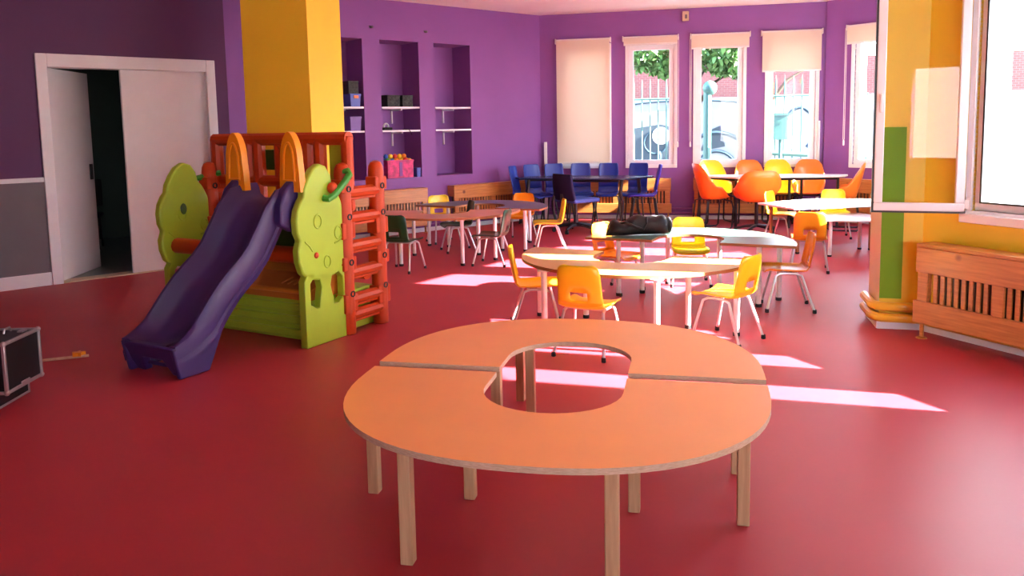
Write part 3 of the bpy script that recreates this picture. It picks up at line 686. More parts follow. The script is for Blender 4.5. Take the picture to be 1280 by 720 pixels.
# ------------------------------------------------------------------ blue group
b = MB()
tb = empty('conference_table', (1.1, 12.0, 0))
poly = [(.06, 12.16), (.12, 11.98), (.45, 11.78), (1.0, 11.60), (1.50, 11.42), (1.62, 11.42), (2.10, 11.86), (2.14, 11.98), (2.02, 12.10), (1.5, 12.22), (.9, 12.34), (.3, 12.36)]
poly = [(x - 1.1, y - 12.0) for x, y in poly]
b.prism(poly, .705, .73); b.build('tabletop', mat('dark_blue_laminate', (.02, .03, .07), .25), tb, bevel=.004)
def curvy(x, y, dx): return [(x + .02 * dx, y, .70), (x, y, .5), (x + .035 * dx, y, .38), (x + .03 * dx, y, .25), (x, y, .10), (x - .01 * dx, y, .0)]
for (x, y, dx) in ((-.45, -.12, -1), (.48, -.42, 1), (.83, 0.02, -1), (-.85, .18, 1)):
    b = MB(); b.tube(curvy(x, y, dx), [.026, .026, .022, .022, .02, .02], 10); b.build('leg', BLACKM, tb)
b = MB()
b.tube([(-.43, -.12, .68), (.46, -.40, .68)], .018, 6); b.tube([(-.83, .18, .68), (.85, .02, .68)], .018, 6); b.build('under_frame', BLACKM, tb)
tag(tb, 'large dark blue topped conference table with black bent legs by the corner', 'table')
def shell_chair(shellm, style='leg', top=.90, wid=.20, bucket=False):
    r_ = empty('shell_chair', (0, 0, 0))
    if bucket:
        # one moulded bucket: rim rises from the seat front over the arms to the back
        rws = []
        nr, na = 9, 32
        def sm(x): x = max(0, min(1, x)); return x * x * (3 - 2 * x)
        for i in range(nr + 1):
            k = i / nr; row = []
            for j in range(na):
                a = 2 * PI * j / na; cx, sy = math.cos(a), math.sin(a)      # sy<0 is the back
                q_ = (abs(cx) ** 2.6 + abs(sy) ** 2.6) ** (1 / 2.6); px_, py_ = cx / q_, sy / q_
                back = sm((-sy - .15) / .8); arm = sm((.80 - sy) / .7)
                hrim = .46 + .15 * arm + (top - .61) * back
                rr = (.05 + .95 * k ** .7)
                flare = 1 + .10 * max(0, k - .5) * 2
                x = wid * px_ * rr * flare; y = (.22 * py_) * rr - .05 * back * max(0, k - .5) * 2
                z = .43 + (hrim - .43) * max(0, (k - .5) / .5) ** 1.1
                row.append((x, y, z))
            rws.append(row)
        b = MB(); b.grid(rws, wrap=True); b.add(rws[0], [tuple(range(na))]); b.build('shell', shellm, r_, solid=.008, ang=80)
    else:
        prof = [(.21, .42, .20), (.19, .44, .215), (.10, .45, .22), (-.05, .44, .22), (-.15, .445, .215), (-.19, .48, .205), (-.205, .54, .20), (-.225, .64, .20), (-.25, .76, .205), (-.27, .85, .20), (-.277, .89, .19), (-.28, top, .17)]
        us = [-1, -.85, -.6, -.3, 0, .3, .6, .85, 1]
        rws = []
        for i, (y, z, hw) in enumerate(prof):
            hw *= wid / .20; rws.append([(u * hw, y + (.03 * u ** 4 if i > 5 else 0), z + (.02 * u ** 4 if i <= 5 else 0)) for u in us])
        b = MB(); b.grid(rws[:7]); b.build('seat', shellm, r_, solid=.012, ang=60)
        b = MB(); b.grid(rws[6:]); b.build('backrest', shellm, r_, solid=.012, ang=60)
    if style == 'leg':
        for sx in (-1, 1):
            for sy in (-1, 1):
                b = MB(); b.tube([(sx * .22, sy * .21 - .02, 0), (sx * .17, sy * .15 - .02, .425)], .012, 8); l = b.build('leg', BLACKM, r_)
                b = MB(); b.lathe([(.014, 0), (.018, .02)], (sx * .22, sy * .21 - .02, 0), 8); b.build('foot', RUBBER, l)
        b = MB(); b.tube([(-.17, .13, .42), (.17, .13, .42), (.17, -.17, .42), (-.17, -.17, .42)], .011, 6, closed=True); b.build('seat_frame', BLACKM, r_)
    elif style == 'sled':
        for sx in (-1, 1):
            b = MB(); b.tube([(sx * .15, .12, .42), (sx * .20, .20, .40), (sx * .21, .22, .30), (sx * .21, .20, .04), (sx * .21, .17, .012), (sx * .21, -.17, .012), (sx * .21, -.20, .04), (sx * .20, -.16, .40), (sx * .15, -.10, .42)], .012, 8); b.build('sled_leg', BLACKM, r_)
        b = MB(); b.tube([(-.15, .12, .42), (.15, .12, .42)], .011, 6); b.tube([(-.15, -.10, .42), (.15, -.10, .42)], .011, 6); b.build('cross_bar', BLACKM, r_)
    elif style == 'star':
        b = MB(); b.tube([(0, 0, .08), (0, 0, .42)], .025, 10); b.build('column', BLACKM, r_)
        for k in range(5):
            a = 2 * PI * k / 5 + .3; b = MB(); b.tube([(0, 0, .10), (.14 * math.cos(a), .14 * math.sin(a), .085), (.28 * math.cos(a), .28 * math.sin(a), .055)], [.025, .02, .014], 8); l = b.build('base_arm', BLACKM, r_)
            x, y = .28 * math.cos(a), .28 * math.sin(a)
            b = MB(); b.lathe([(.026, -.012), (.028, 0), (.026, .012)], (0, 0, 0), 12, T=Matrix.Translation((x, y, .028)) @ Matrix.Rotation(a, 4, 'Z') @ Matrix.Rotation(R(90), 4, 'X')); b.build('caster', RUBBER, l)
    return r_
GB = 'blue chairs round the conference table'
bp = shell_chair(SH_B, 'leg', .905, .15)
blues = [((.25, 12.12), (.9, -.35), 'leftmost blue shell chair, at the corner end of the dark table'),
 ((.45, 12.42), (.55, -.83), 'second blue shell chair from the corner, tilted beside the leftmost one'),
 ((.72, 12.52), (.2, -.98), 'blue shell chair in the corner behind the navy office chair'),
 ((1.09, 12.46), (0, -1), 'blue shell chair centred below the lowered cream blind'),
 ((1.47, 12.36), (-.2, -.98), 'blue shell chair at the right edge of the lowered cream blind'),
 ((1.86, 12.26), (-.45, -.89), 'dark blue shell chair between lowered blind and railing window')]
first = True
for (x, y), f, lb in blues:
    o = bp if first else copy_tree(bp); first = False
    o.location = (x, y - .12, 0); o.rotation_euler.z = face(*f); o.name = 'shell_chair'; tag(o, lb, 'chair', GB)
o = copy_tree(bp); recolor(o, SH_B, SH_I); o.location = (1.93, 11.74, 0); o.rotation_euler.z = face(-.93, .1); tag(o, 'bright indigo shell chair at the right end of the dark table', 'chair', GB)

# navy office chair
oc = empty('office_chair', (.90, 11.2, 0), face(.82, .57))
b = MB(); b.box((0, .03, .455), (.46, .46, .06)); b.build('seat', SEATBLUE, oc, bevel=.025, seg=3)
rws = []
for i in range(9):
    k = i / 8; z = .46 + .37 * k; y = -.20 - .06 * k - .02 * math.sin(PI * k); hw = .215 - .02 * k ** 3
    rws.append([(u * hw, y + .03 * u * u, z) for u in (-1, -.7, -.35, 0, .35, .7, 1)])
b = MB(); b.grid(rws); b.build('backrest', NAVY, oc, solid=.05, ang=60, bevel=.015)
b = MB(); b.box((0, -.2, .43), (.06, .10, .02)); b.box((0, -.245, .52), (.06, .02, .2)); b.build('back_support', BLACKM, oc, bevel=.004)
b = MB(); b.tube([(0, 0, .09), (0, 0, .25)], .032, 12); b.tube([(0, 0, .25), (0, 0, .425)], .02, 12); b.build('gas_column', BLACKM, oc)
for k in range(5):
    a = 2 * PI * k / 5 + .15; b = MB(); b.tube([(0, 0, .11), (.16 * math.cos(a), .16 * math.sin(a), .10), (.31 * math.cos(a), .31 * math.sin(a), .07)], [.035, .024, .016], 8); l = b.build('base_arm', BLACKM, oc)
    x, y = .31 * math.cos(a), .31 * math.sin(a); b = MB()
    for q in (-.014, .014): b.lathe([(.024, -.009), (.030, -.005), (.030, .005), (.024, .009)], (0, 0, 0), 12, T=Matrix.Translation((x, y, .030)) @ Matrix.Rotation(a, 4, 'Z') @ Matrix.Rotation(R(90), 4, 'X') @ Matrix.Translation((0, 0, q)))
    b.build('caster', RUBBER, l)
tag(oc, 'navy office chair on casters facing right, its seat blue', 'chair')

# ------------------------------------------------------------------ orange group
tb = empty('trapezoid_table', (3.7, 11.4, 0))
poly = [(2.66, 11.62), (3.14, 11.17), (4.62, 11.08), (4.76, 11.30), (4.25, 11.62), (3.0, 11.78)]
poly = [(x - 3.7, y - 11.4) for x, y in poly]
b = MB(); b.prism(poly, .712, .737); b.build('tabletop', mat('pale_laminate', (.75, .68, .60), .3), tb, bevel=.003)
for (x, y) in ((2.75, 11.68), (3.16, 11.23), (4.56, 11.15), (4.2, 11.56), (3.9, 11.2)):
    b = MB(); x -= 3.7; y -= 11.4; b.tube([(x, y, 0), (x, y, .712)], .02, 8); l = b.build('leg', BLACKM, tb)
b = MB(); b.tube([(2.75 - 3.7, .28, .69), (3.16 - 3.7, -.17, .69), (.86, -.25, .69), (.5, .16, .69)], .015, 6, closed=True); b.build('under_frame', BLACKM, tb)
tag(tb, 'long sunlit adult height table with black legs under the bright windows', 'table')
GO = 'orange and yellow bucket chairs round the adult table'
op = shell_chair(SH_O, 'sled', .93, .21, True)
op.location = (2.84, 11.30, 0); op.rotation_euler.z = face(.95, .2); tag(op, 'orange bucket chair on a black sled frame at the left table end', 'chair', GO)
o = copy_tree(op); o.location = (3.58, 11.93, 0); o.rotation_euler.z = face(-.1, -1); tag(o, 'orange bucket chair between the two brightest windows', 'chair', GO)
o = copy_tree(op); o.location = (4.36, 11.72, 0); o.rotation_euler.z = face(-.35, -.93); tag(o, 'orange bucket chair behind the table, below the edge of the last blind', 'chair', GO)
o = copy_tree(op); o.location = (4.56, 10.93, 0); o.rotation_euler.z = face(-.9, .4); tag(o, 'orange bucket chair at the right table end, seen in profile', 'chair', GO)
yb = copy_tree(op); recolor(yb, SH_O, CH_Y); yb.location = (3.08, 12.02, 0); yb.rotation_euler.z = face(.15, -1); tag(yb, 'yellow bucket chair below the third tall window', 'chair', GO)
o = copy_tree(yb); o.location = (3.99, 11.85, 0); o.rotation_euler.z = face(-.1, -1); tag(o, 'yellow bucket chair directly below the half lowered blind', 'chair', GO)
bo = shell_chair(SH_O, 'star', .855, .28, True); bo.location = (3.32, 10.80, 0); bo.rotation_euler.z = face(.05, 1); bo.name = 'swivel_bucket_chair'; tag(bo, 'large orange bucket swivel chair turned away from the camera', 'chair')

# ------------------------------------------------------------------ white tables right
wt = mat('white_laminate', (.80, .77, .74), .3)
tb = empty('white_table', (3.6, 9.3, 0))
poly = [(2.95, 9.55), (3.14, 8.85), (4.25, 9.08), (4.55, 9.75), (3.75, 9.95)]
b = MB(); b.prism([(x - 3.6, y - 9.3) for x, y in poly], .508, .53); b.build('tabletop', wt, tb, bevel=.003)
for (x, y) in ((3.08, 9.45), (3.22, 8.95), (4.12, 9.12), (4.4, 9.65), (3.72, 9.82)):
    b = MB(); x -= 3.6; y -= 9.3; b.tube([(x, y, .01), (x, y, .508)], .02, 10); l = b.build('leg', EDGE, tb)
    b = MB(); b.lathe([(.018, 0), (.024, .004), (.024, .02)], (x, y, 0), 10); b.build('foot', RUBBER, l)
tag(tb, 'upper white polygonal child table with a pointed left tip', 'table')
tb = empty('low_white_table', (3.8, 8.9, 0))
poly = [(3.36, 9.05), (3.45, 8.62), (4.02, 8.50), (4.28, 8.80), (3.95, 8.85)]
poly = [(3.36, 9.22), (3.42, 8.66), (3.98, 8.52), (4.20, 8.86), (4.05, 9.30)]
b = MB(); b.prism([(x - 3.8, y - 8.9) for x, y in poly], .395, .415); b.build('tabletop', wt, tb, bevel=.003)
for (x, y) in ((3.48, 9.18), (3.50, 8.72), (3.95, 8.62), (4.02, 9.18)):
    b = MB(); x -= 3.8; y -= 8.9; b.tube([(x * 1.03, y * 1.03, 0), (x, y, .395)], .02, 10); l = b.build('leg', WMETAL, tb)
    b = MB(); b.lathe([(.022, 0), (.024, .02)], (x * 1.03, y * 1.03, 0), 10); b.build('foot', RUBBER, l)
tag(tb, 'lower white table nested under the upper one beside the pillar', 'table')

# ------------------------------------------------------------------ plastic play slide (local: x to the right side, y to the back)
toy = empty('play_slide', (-2.64, 6.0, 0), math.atan2(-.49, .87))
def part(name, m, f, parent=toy, **k):
    b = MB(); f(b); return b.build(name, m, parent=parent, **k)
# slide
SP = [(.18, 1.01, 1.045), (.08, 1.01, 1.045), (.0, .985, 1.045), (-.07, .91, 1.04), (-.14, .79, 1.03), (-.21, .675, 1.02), (-.29, .585, 1.01), (-.37, .52, 1.0), (-.44, .455, .99), (-.52, .36, .975), (-.60, .27, .965), (-.68, .215, .955), (-.77, .19, .948), (-.86, .185, .94)]
rws = []
for i, (y, z, xc) in enumerate(SP):
    a = SP[max(0, i - 1)]; c = SP[min(len(SP) - 1, i + 1)]
    t = Vector((0, c[0] - a[0], c[1] - a[1])).normalized(); n = Vector((0, -t.z, t.y))
    if n.z < 0: n = -n
    k = i / (len(SP) - 1)
    rh = .125 * (1 - max(0, (k - .72) / .28) ** 1.5 * .80) * (1 if i > 1 else .85)
    W2 = .235 - .012 * math.sin(PI * k)
    dep = .075 + .06 * max(0, (k - .7) / .3)
    def P(x, o, zz=None):
        p = Vector((xc + x, y, z)) + n * o
        return (p.x, p.y, max(.012 if k < .99 else .06, p.z) if zz is None else zz)
    sec = [(-W2 + .03, -.04), (-W2 - .01, -dep), (-W2 - .022, -dep * .5), (-W2 - .010, -dep * .3), (-W2 - .022, 0), (-W2 - .012, rh * .4), (-W2 - .018, rh * .8), (-W2 - .004, rh), (-W2 + .018, rh), (-W2 + .035, rh * .75), (-W2 + .05, .03), (-W2 + .09, .003), (0, -.004),
           (W2 - .09, .003), (W2 - .05, .03), (W2 - .035, rh * .75), (W2 - .018, rh), (W2 + .004, rh), (W2 + .018, rh * .8), (W2 + .012, rh * .4), (W2 + .022, 0), (W2 + .010, -dep * .3), (W2 + .022, -dep * .5), (W2 + .01, -dep), (W2 - .03, -.04), (0, -.03)]
    rws.append([P(*q) for q in sec])
b = MB(); b.grid(rws, wrap=True); b.add(rws[0], [tuple(range(len(rws[0])))]); b.add(rws[-1], [tuple(range(len(rws[-1])))])
sl = b.build('slide_chute', T_PURPLE, toy, ang=50)
def feet(b):
    b.prism([(.70, .20), (.70, .13), (.745, 0), (.815, 0), (.85, .10), (1.04, .10), (1.075, 0), (1.15, 0), (1.19, .13), (1.19, .20)], -.885, -.825, plane='xz')
    for v in b.v: v.y += (.20 - v.z) * .42
for x in (.70, 1.16):
    def fin(b):
        pf = [(-.88, .19), (-.84, .0), (-.62, .0), (-.47, .30), (-.60, .30), (-.72, .22)]; n = len(pf)
        b.add([(x, y, z) for y, z in pf] + [(x + .035, y, z) for y, z in pf], [tuple(range(n))[::-1], tuple(range(n, 2 * n))] + [(i, (i + 1) % n, n + (i + 1) % n, n + i) for i in range(n)])
    part('slide_skirt', T_PURPLE, fin, bevel=.010)
part('slide_foot', T_PURPLE, feet, bevel=.012, seg=3)
part('slide_foot_bar', T_PURPLE, lambda b: b.tube([(.80, -.78, .05), (1.09, -.78, .05)], .012, 8))
for s_ in (-1, 1):
    xc = 1.045 + s_ * .262
    def cheek(b):
        poly = [(-.11, .86), (-.105, .99), (-.055, 1.09), (.02, 1.15), (.10, 1.13), (.14, 1.05), (.14, .86), (.0, .80)]
        b.add([(xc - .035, y, z) for y, z in poly] + [(xc + .035, y, z) for y, z in poly], [tuple(range(8))[::-1], tuple(range(8, 16))] + [(i, (i + 1) % 8, 8 + (i + 1) % 8, 8 + i) for i in range(8)])
    part('slide_cheek', T_PURPLE, cheek, bevel=.015, seg=3)
    def ear(b):
        pl_ = []
        for i in range(21):
            a = PI * i / 20; pl_.append((xc + .080 * math.copysign(abs(math.cos(a)) ** 1.15, math.cos(a)), 1.27 + .205 * math.sin(a)))
        pl_ += [(xc - .088, 1.20), (xc - .095, 1.07), (xc + .095, 1.07), (xc + .088, 1.20)]
        b.prism(pl_, .02, .075, plane='xz')
        pl2 = [(xc + (x - xc) * .55, 1.28 + (z - 1.28) * .62) for x, z in pl_]
        b.tube([(x, .019, z) for x, z in pl2], .010, 6, closed=True)
    part('slide_ear', T_ORANGE, ear, bevel=.014, seg=3)
def bracket(b):
    for z in (.80, .93, 1.04): b.box((1.36, .10, z), (.09, .12, .05))
    b.tube([(1.335, .02, .78), (1.35, .05, .95), (1.345, .10, 1.08)], .03, 8)
part('purple_bracket', T_PURPLE, bracket, bevel=.01)
# side panels shaped like trees
CR = [(.06, .47), (.00, .52), (-.03, .60), (-.035, .68), (-.01, .745), (-.035, .80), (-.04, .88), (-.025, .95), (.01, 1.01), (.035, 1.035), (.045, 1.09), (.085, 1.16), (.135, 1.22), (.20, 1.255), (.265, 1.235), (.31, 1.175), (.325, 1.11), (.37, 1.06), (.41, .98), (.435, .89), (.43, .80), (.415, .76), (.445, .70), (.45, .62), (.42, .55), (.36, .48), (.22, .44)]
def tree_side(x0, x1, mirror=False):
    def pr_(b, poly, a=x0, c=x1):
        n = len(poly)
        b.add([(a, y, z) for y, z in poly] + [(c, y, z) for y, z in poly], [tuple(range(n))[::-1], tuple(range(n, 2 * n))] + [(i, (i + 1) % n, n + (i + 1) % n, n + i) for i in range(n)])
    t = part('tree_panel', T_LIME, lambda b: (pr_(b, CR), ), bevel=.014, seg=3)
    def low(b):
        pr_(b, [(.01, 0), (.45, 0), (.45, .26), (.30, .26), (.265, .40), (.29, .50), (.15, .50), (.175, .40), (.15, .26), (.01, .26)])
        pr_(b, [(.01, .24), (.065, .24), (.065, .44), (.13, .505), (.05, .52), (.01, .46)])
        pr_(b, [(.395, .24), (.45, .24), (.45, .46), (.40, .52), (.33, .505), (.395, .44)])
        pr_(b, [(.06, .24), (.15, .24), (.06, .30)]); pr_(b, [(.40, .24), (.40, .30), (.31, .24)])
    part('trunk_panel', T_LIME, low, bevel=.006)
    xo = x1
    for (y, z, r0) in ((.16, .86, .036), (.36, .76, .034), (.24, .57, .032)):
        def mk_(b):
            b.tube([(xo + .001, y + r0 * math.cos(a * PI / 8), z + r0 * 1.3 * math.sin(a * PI / 8)) for a in range(-8, 8)], .006, 6, closed=True)
        part('moulded_apple', T_LIME, mk_, parent=t)
    part('moulded_line', T_LIME, lambda b: b.tube([(xo, .03, .735), (xo + .002, .07, .70), (xo, .10, .66)], .006, 6), parent=t)
    part('moulded_line', T_LIME, lambda b: b.tube([(xo, .42, .75), (xo + .002, .37, .70), (xo, .32, .69)], .006, 6), parent=t)
    return t
tR = tree_side(1.35, 1.41); tL = tree_side(-.03, .03)
part('apple', T_RED, lambda b: b.ball((1.415, .13, .63), .020, 8, sc=(.6, 1, 1.1)), parent=tR)
part('apple', T_RED, lambda b: b.ball((1.43, .30, 1.08), .042, 8, sc=(.8, 1, 1)), parent=tR)
part('porthole', T_DGREEN, lambda b: b.ball((.035, .17, .90), .036, 8, sc=(.35, .8, 1.2)), parent=tL)
def handle(x): 
    def f(b): b.tube([(x, .23, 1.015), (x + .035, .24, 1.01), (x + .05, .28, 1.03), (x + .05, .40, 1.12), (x + .05, .45, 1.165), (x + .03, .455, 1.19), (x - .0, .44, 1.185)], .025, 10)
    return f
part('hand_bar', T_GREEN, handle(1.41))
part('hand_bar', T_GREEN, lambda b: b.tube([(.06, .52, 1.16), (-.02, .40, 1.13), (-.03, .34, 1.12)], .022, 8))
# ladder sides
def ladder(xc, mirror):
    l = empty('ladder', (xc, .65, 0)); l.parent = toy
    for sy in (-.19, .19):
        p_ = MB(); p_.tube([(0, sy, .0), (0, sy, .2), (0, sy, 1.16), (0, sy, 1.205), (0, sy, 1.235), (0, sy, 1.248)], [.060, .060, .060, .055, .04, .014], 12)
        for z, h_ in ((.13, .14), (.42, .10), (.66, .12), (.98, .10)): p_.box((0, sy, z + .1), (.10, .136, h_))
        po = p_.build('ladder_post', T_RED, l, bevel=.008)
        for z in (.30, .53, .86, 1.06):
            q = MB(); q.lathe([(.024, 0), (.024, .006), (.014, .0061), (.014, .001)], (0, 0, 0), 10, T=Matrix.Translation((.056, sy, z)) @ Matrix.Rotation(R(90), 4, 'Y')); q.build('socket', RUBBER, po)
    for z in (.135, .25, .45, .64, .845, 1.03):
        q = MB(); q.tube([(0.012, -.17, z), (0.012, .17, z)], .043, 10); q.box((-.005, 0, z - .03), (.07, .32, .05)); q.build('rung', T_RED, l, bevel=.006)
    return l
ladder(1.38, False); ladder(0.0, True)
# back railing
def rail(b):
    y = .55
    b.tube([(-.02, y, 1.42), (1.38, y, 1.42)], .05, 10); b.tube([(0.02, y, 1.10), (1.1, y, 1.10)], .045, 10); b.tube([(.02, y, .93), (1.36, y, .93)], .04, 8)
    for x in (0, .36, .47, .98, 1.10): b.tube([(x, y, .90), (x, y, 1.43)], .05, 10)
    b.tube([(1.36, y, .90), (1.36, y, 1.40), (1.375, y, 1.44)], [.045, .045, .03], 10)
    b.tube([(.70, y, 1.13), (.98, y, 1.38)], .035, 8); b.tube([(.70, y, 1.38), (.98, y, 1.13)], .035, 8); b.tube([(.68, y, .9), (.68, y, 1.4)], .035, 8)
part('back_railing', T_RED, rail)
part('rear_panel', T_DGREEN, lambda b: (b.box((.19, .63, 1.19), (.24, .02, .34)), b.box((.60, .63, 1.26), (.40, .02, .16)), b.box((.6, .63, .62), (1.2, .03, .55))), bevel=.006)
part('rear_panel', T_LIME, lambda b: (b.box((.86, .62, 1.18), (.14, .02, .30)), b.box((1.20, .62, 1.17), (.14, .02, .42))), bevel=.006)
part('platform', T_RED, lambda b: b.box((.98, .36, .90), (.74, .50, .06)), bevel=.01)
part('cross_bar', T_RED, lambda b: b.tube([(.02, .10, .625), (1.36, .10, .625)], .060, 12))
part('cross_bar', T_RED, lambda b: b.tube([(.02, .72, .40), (1.36, .72, .40)], .045, 12))
def step(b):
    pf = [(.13, .30), (.13, .355), (.16, .37), (.34, .45), (.40, .56), (.46, .58), (.46, .30)]
    n = len(pf); b.add([(.06, y, z) for y, z in pf] + [(1.33, y, z) for y, z in pf], [tuple(range(n))[::-1], tuple(range(n, 2 * n))] + [(i, (i + 1) % n, n + (i + 1) % n, n + i) for i in range(n)])
    for i in range(3): b.tube([(1.0 + i * .06, .20, .392), (1.04 + i * .06, .28, .428)], .007, 6)
part('step', T_STEP, step, bevel=.01)
part('step_rim', mat('toy_amber_rim', (.62, .20, .02), .4), lambda b: b.tube([(.07, .128, .362), (1.33, .128, .362)], .018, 8))
def base(b):
    b.box((.69, .50, .15), (1.28, .66, .30))
    for z in (.05, .145, .235): b.box((.69, .165, z), (1.26, .04, .06))
part('base', T_LIME, base, bevel=.012)
tag(toy, 'plastic play slide with purple chute, lime tree sides and red ladder', 'play slide')

# ------------------------------------------------------------------ case and wand at the left edge
fc = empty('flight_case', (-2.96, 4.33, .085), R(2))
def cs(b, x0, x1, y0, y1, z0, z1, e=.012):
    for (a, c) in ((x0, y0), (x1, y0), (x0, y1), (x1, y1)): b.box((a, c, (z0 + z1) / 2), (e, e, z1 - z0))
    for z in (z0, z1):
        for y in (y0, y1): b.box(((x0 + x1) / 2, y, z), (x1 - x0 + e, e, e))
        for x in (x0, x1): b.box((x, (y0 + y1) / 2, z), (e, y1 - y0 + e, e))
b = MB(); b.box((0, 0, .155), (.455, .335, .265)); b.build('case_panel', CASEBLK, fc, bevel=.003)
b = MB(); cs(b, -.228, .228, -.168, .168, .022, .288, .018); b.build('aluminium_edge', ALU, fc, bevel=.003)
for x in (-.228, .228):
    for y in (-.168, .168):
        for z in (.022, .288): b = MB(); b.ball((x, y, z), .016, 6); b.build('corner_ball', ALU, fc)
b = MB(); b.tube([(.1, .06, .292), (.1, .07, .315), (.1, .12, .315), (.1, .13, .292)], .006, 6); b.build('handle', ALU, fc)
b = MB(); b.box((.18, .10, .297), (.03, .05, .008)); b.build('catch', ALU, fc)
b = MB(); b.box((.235, .0, .03), (.008, .08, .03)); b.build('latch', ALU, fc, bevel=.002)
tag(fc, 'black flight case with aluminium edges at the left edge of the room, upper of two', 'case')
f2 = empty('flat_case', (-3.02, 4.33, 0), R(2)); b = MB(); b.box((0, 0, .05), (.42, .33, .086)); b.build('case_panel', CASEBLK, f2, bevel=.003)
b = MB(); cs(b, -.21, .21, -.165, .165, .009, .094, .012); b.build('aluminium_edge', ALU, f2, bevel=.002)
tag(f2, 'flatter black case beneath the flight case', 'case')
wd = empty('toy_wand', (-3.05, 5.12, .012), R(12))
b = MB(); b.tube([(-.12, 0, .0), (.22, .06, .0)], .010, 8); b.build('stick', PLY, wd)
b = MB(); pts = []
for i in range(10):
    a = PI / 2 + i * PI / 5; r0 = .045 if i % 2 == 0 else .020; pts.append((.16 + r0 * math.cos(a), .05 + r0 * math.sin(a)))
b.prism(pts, .005, .032); b.build('star', T_ORANGE, wd, bevel=.003); tag(wd, 'wooden stick with an orange star lying behind the flight case', 'toy wand')

# ------------------------------------------------------------------ outside the windows
b = MB(); b.box((8, 12, -.55), (46, 46, .1)); struct(b.build('ground', GROUND, smooth=False), 'paving outside the windows')
n_ = WB.n
fo = WB.pt(0, 5.0, 0); Tw = WB.T
b = MB(); b.box((3.5, 5.2, .75), (16, .2, 2.6), T=Tw); gw = struct(b.build('garden_wall', GRAF, smooth=False), 'painted wall outside the windows')
b = MB(); b.box((5.0, 7.5, 1.2), (20, .3, 3.6), T=Tw)
bl = b.build('brick_building', REDBRICK, smooth=False); tag(bl, 'red brick building front seen above the painted garden wall', 'building')
def stroke(pts, r): 
    P = [WB.pt(t, 5.095, z) for t, z in pts]; return P
gr = MB()
def arc(t, z, rx, rz_, a0, a1, r, n=14): gr.tube([WB.pt(t + rx * math.cos(R(a0 + (a1 - a0) * i / n)), 5.09, z + rz_ * math.sin(R(a0 + (a1 - a0) * i / n))) for i in range(n + 1)], r, 6)
arc(2.9, .55, .75, .75, 20, 160, .05); arc(2.9, .4, .45, .5, 10, 170, .04); arc(1.6, 1.1, .25, .25, 0, 360, .03); arc(4.6, 1.35, .3, .45, -60, 200, .04); arc(5.3, 1.2, .35, .5, 30, 300, .035)
arc(3.5, 1.6, .12, .5, 100, 260, .06); arc(1.2, .8, .5, .3, 180, 380, .05); arc(2.2, 1.9, 1.2, .1, 10, 170, .02)
gr.build('spray_painting', GRAFD, gw)
b = MB(); b.prism([(2.55, .9), (2.75, 1.35), (2.98, 1.45), (3.08, 1.0)], 5.085, 5.10, plane='xz', T=Tw); b.prism([(.9, .55), (2.2, .55), (2.3, 1.35), (1.7, 1.5), (1.0, 1.4)], 5.085, 5.10, plane='xz', T=Tw); b.build('spray_painting', mat('spray_paint_dark', (.03, .045, .055), .8), gw)
b = MB(); b.lathe([(.19, 0), (.19, .012)], (0, 0, 0), 24, T=Tw @ Matrix.Translation((1.72, 5.07, 1.25)) @ Matrix.Rotation(R(90), 4, 'X')); b.build('spray_painting', mat('spray_paint_white', (.36, .37, .38), .8), gw)
# railing
fr = empty('garden_railing', WB.pt(2.4, 2.0, 0)); Ti = Matrix.Translation(-fr.location)
def fmk(name, f, parent=fr, **k):
    b = MB(); f(b); b.v = [Ti @ v for v in b.v]; return b.build(name, FENCEG, parent=parent, **k)
gap = [(2.1, 3.35)]
for i in range(44):
    t = -1.0 + i * .145
    if 2.35 < t < 3.3: continue
    fmk('railing_bar', lambda b: b.tube([WB.pt(t, 2.0, -.5), WB.pt(t, 2.0, 2.15), WB.pt(t, 2.0, 2.30)], [.014, .014, .003], 6))
fmk('railing_rail', lambda b: (b.tube([WB.pt(-1, 2.0, 1.95), WB.pt(2.35, 2.0, 1.95)], .02, 6), b.tube([WB.pt(-1, 2.0, .35), WB.pt(2.35, 2.0, .35)], .02, 6), b.tube([WB.pt(3.3, 2.0, 1.95), WB.pt(5.3, 2.0, 1.95)], .02, 6), b.tube([WB.pt(3.3, 2.0, .98), WB.pt(5.3, 2.0, .86)], .05, 6)))
fmk('railing_post', lambda b: (b.tube([WB.pt(2.62, 2.0, -.5), WB.pt(2.62, 2.0, 2.05)], .07, 10), b.ball(WB.pt(2.66, 2.0, 2.12), .13, 8)))
tag(fr, 'green metal railing standing just outside the back windows', 'railing')
b = MB(); b.box((3.85, 1.8, 1.40), (.22, .12, .42), T=Tw); b.box((3.85, 1.8, 1.63), (.26, .16, .03), T=Tw); b.box((3.85, 1.73, 1.5), (.12, .01, .02), T=Tw); b.tube([WB.pt(3.85, 1.8, -.5), WB.pt(3.85, 1.8, 1.2)], .03, 6)
tag(b.build('letter_box', FENCEG), 'green metal box on a post outside the fourth tall window', 'box')
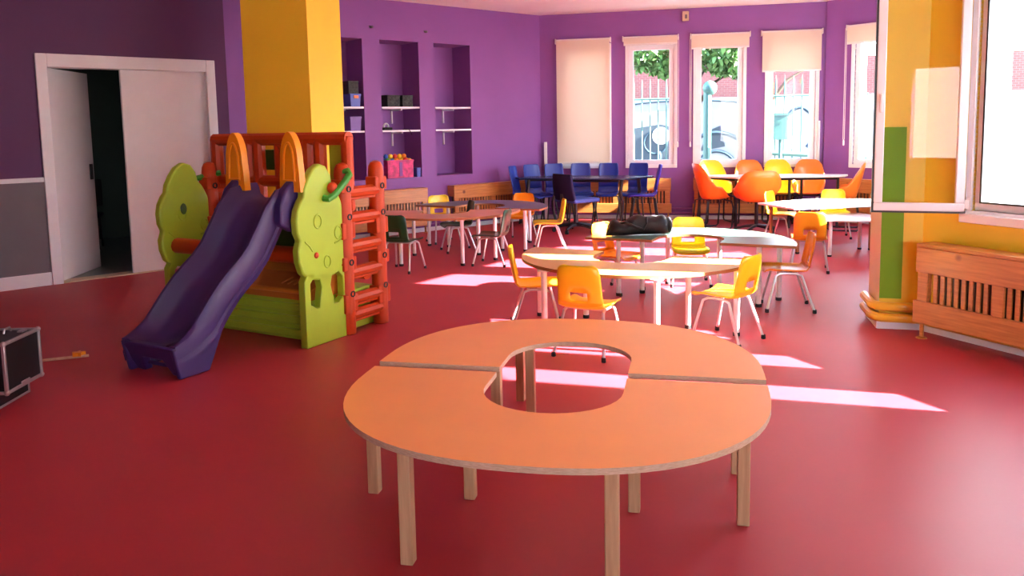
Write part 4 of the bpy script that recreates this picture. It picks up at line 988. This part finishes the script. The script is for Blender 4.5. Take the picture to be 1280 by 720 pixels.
def tree(t, n, h, r, cz, label, count, seed, dx=0):
    rnd = random.Random(seed); base_ = WB.pt(t, n, -.5); r_ = empty('street_tree', base_)
    b = MB(); b.tube([(0, 0, 0), (.05, 0, h * .5), (-.04, .05, h), (.0, 0, h + .6)], [.13, .11, .09, .04], 8)
    for k in range(7):
        a = k * .9; b.tube([(0, 0, h * .85 + .1 * k), (.5 * math.cos(a), .5 * math.sin(a), h + .3 + .12 * k), (1.0 * math.cos(a), 1.0 * math.sin(a), h + .6 + .2 * k)], [.05, .03, .012], 6)
    b.build('trunk', BARK, r_)
    b = MB()
    for k in range(count):
        u = Vector((rnd.gauss(0, 1), rnd.gauss(0, 1), rnd.gauss(0, 1))).normalized() * r * rnd.uniform(.45, 1) ** .6
        c = Vector((u.x + dx * WB.d.x, u.y + dx * WB.d.y, cz + .5 + u.z * .8)) + Vector((.2 * math.sin(u.z * 4), .2 * math.sin(u.x * 5), 0))
        q = Matrix.Rotation(rnd.uniform(0, 6.3), 4, 'Z') @ Matrix.Rotation(rnd.uniform(-1.2, 1.2), 4, 'X'); s_ = rnd.uniform(.05, .11)
        P = [c + q @ Vector(p) for p in ((0, -s_, 0), (s_ * .5, -s_ * .2, .01), (s_ * .35, s_ * .6, 0), (0, s_ * 1.1, -.01), (-s_ * .35, s_ * .6, 0), (-s_ * .5, -s_ * .2, .01))]
        b.add(P, [(0, 1, 2, 3, 4, 5)])
    b.build('foliage', LEAF, r_, fixn=False, smooth=False)
    tag(r_, label, 'tree')
tree(2.30, 3.6, 2.5, .85, 3.1, 'leafy green tree outside the second tall window', 2600, 3, -.5)
tree(3.66, 3.4, 2.5, .85, 3.0, 'leafy green tree outside the third tall window', 2800, 5, -.42)
# cladding on the outside of the bay wall, seen through the casement window
Tb = WH.T
b = MB()
for (a, c, e, f_) in ((-.0, .45, -.5, H), (1.20, 1.55, -.5, H), (2.30, 2.65, -.5, H), (3.40, 3.75, -.5, H), (4.5, 5.7, -.5, H)): b.box(((a + c) / 2, .32, (e + f_) / 2), (c - a, .04, f_ - e), T=Tb)
for a, c in bays: b.box(((a + c) / 2, .32, .18), (c - a, .04, 1.35), T=Tb); b.box(((a + c) / 2, .32, 2.86), (c - a, .04, .8), T=Tb)
struct(b.build('wall_cladding', PALEBRICK, smooth=False), 'pale horizontal cladding outside the bay')
b = MB(); b.box((1.375, .37, 1.3), (.22, .06, 3.6), T=Tb); b.box((3.575, .37, 1.3), (.22, .06, 3.6), T=Tb); struct(b.build('wall_brick_pier', REDBRICK, smooth=False), 'red brick pier outside the bay')
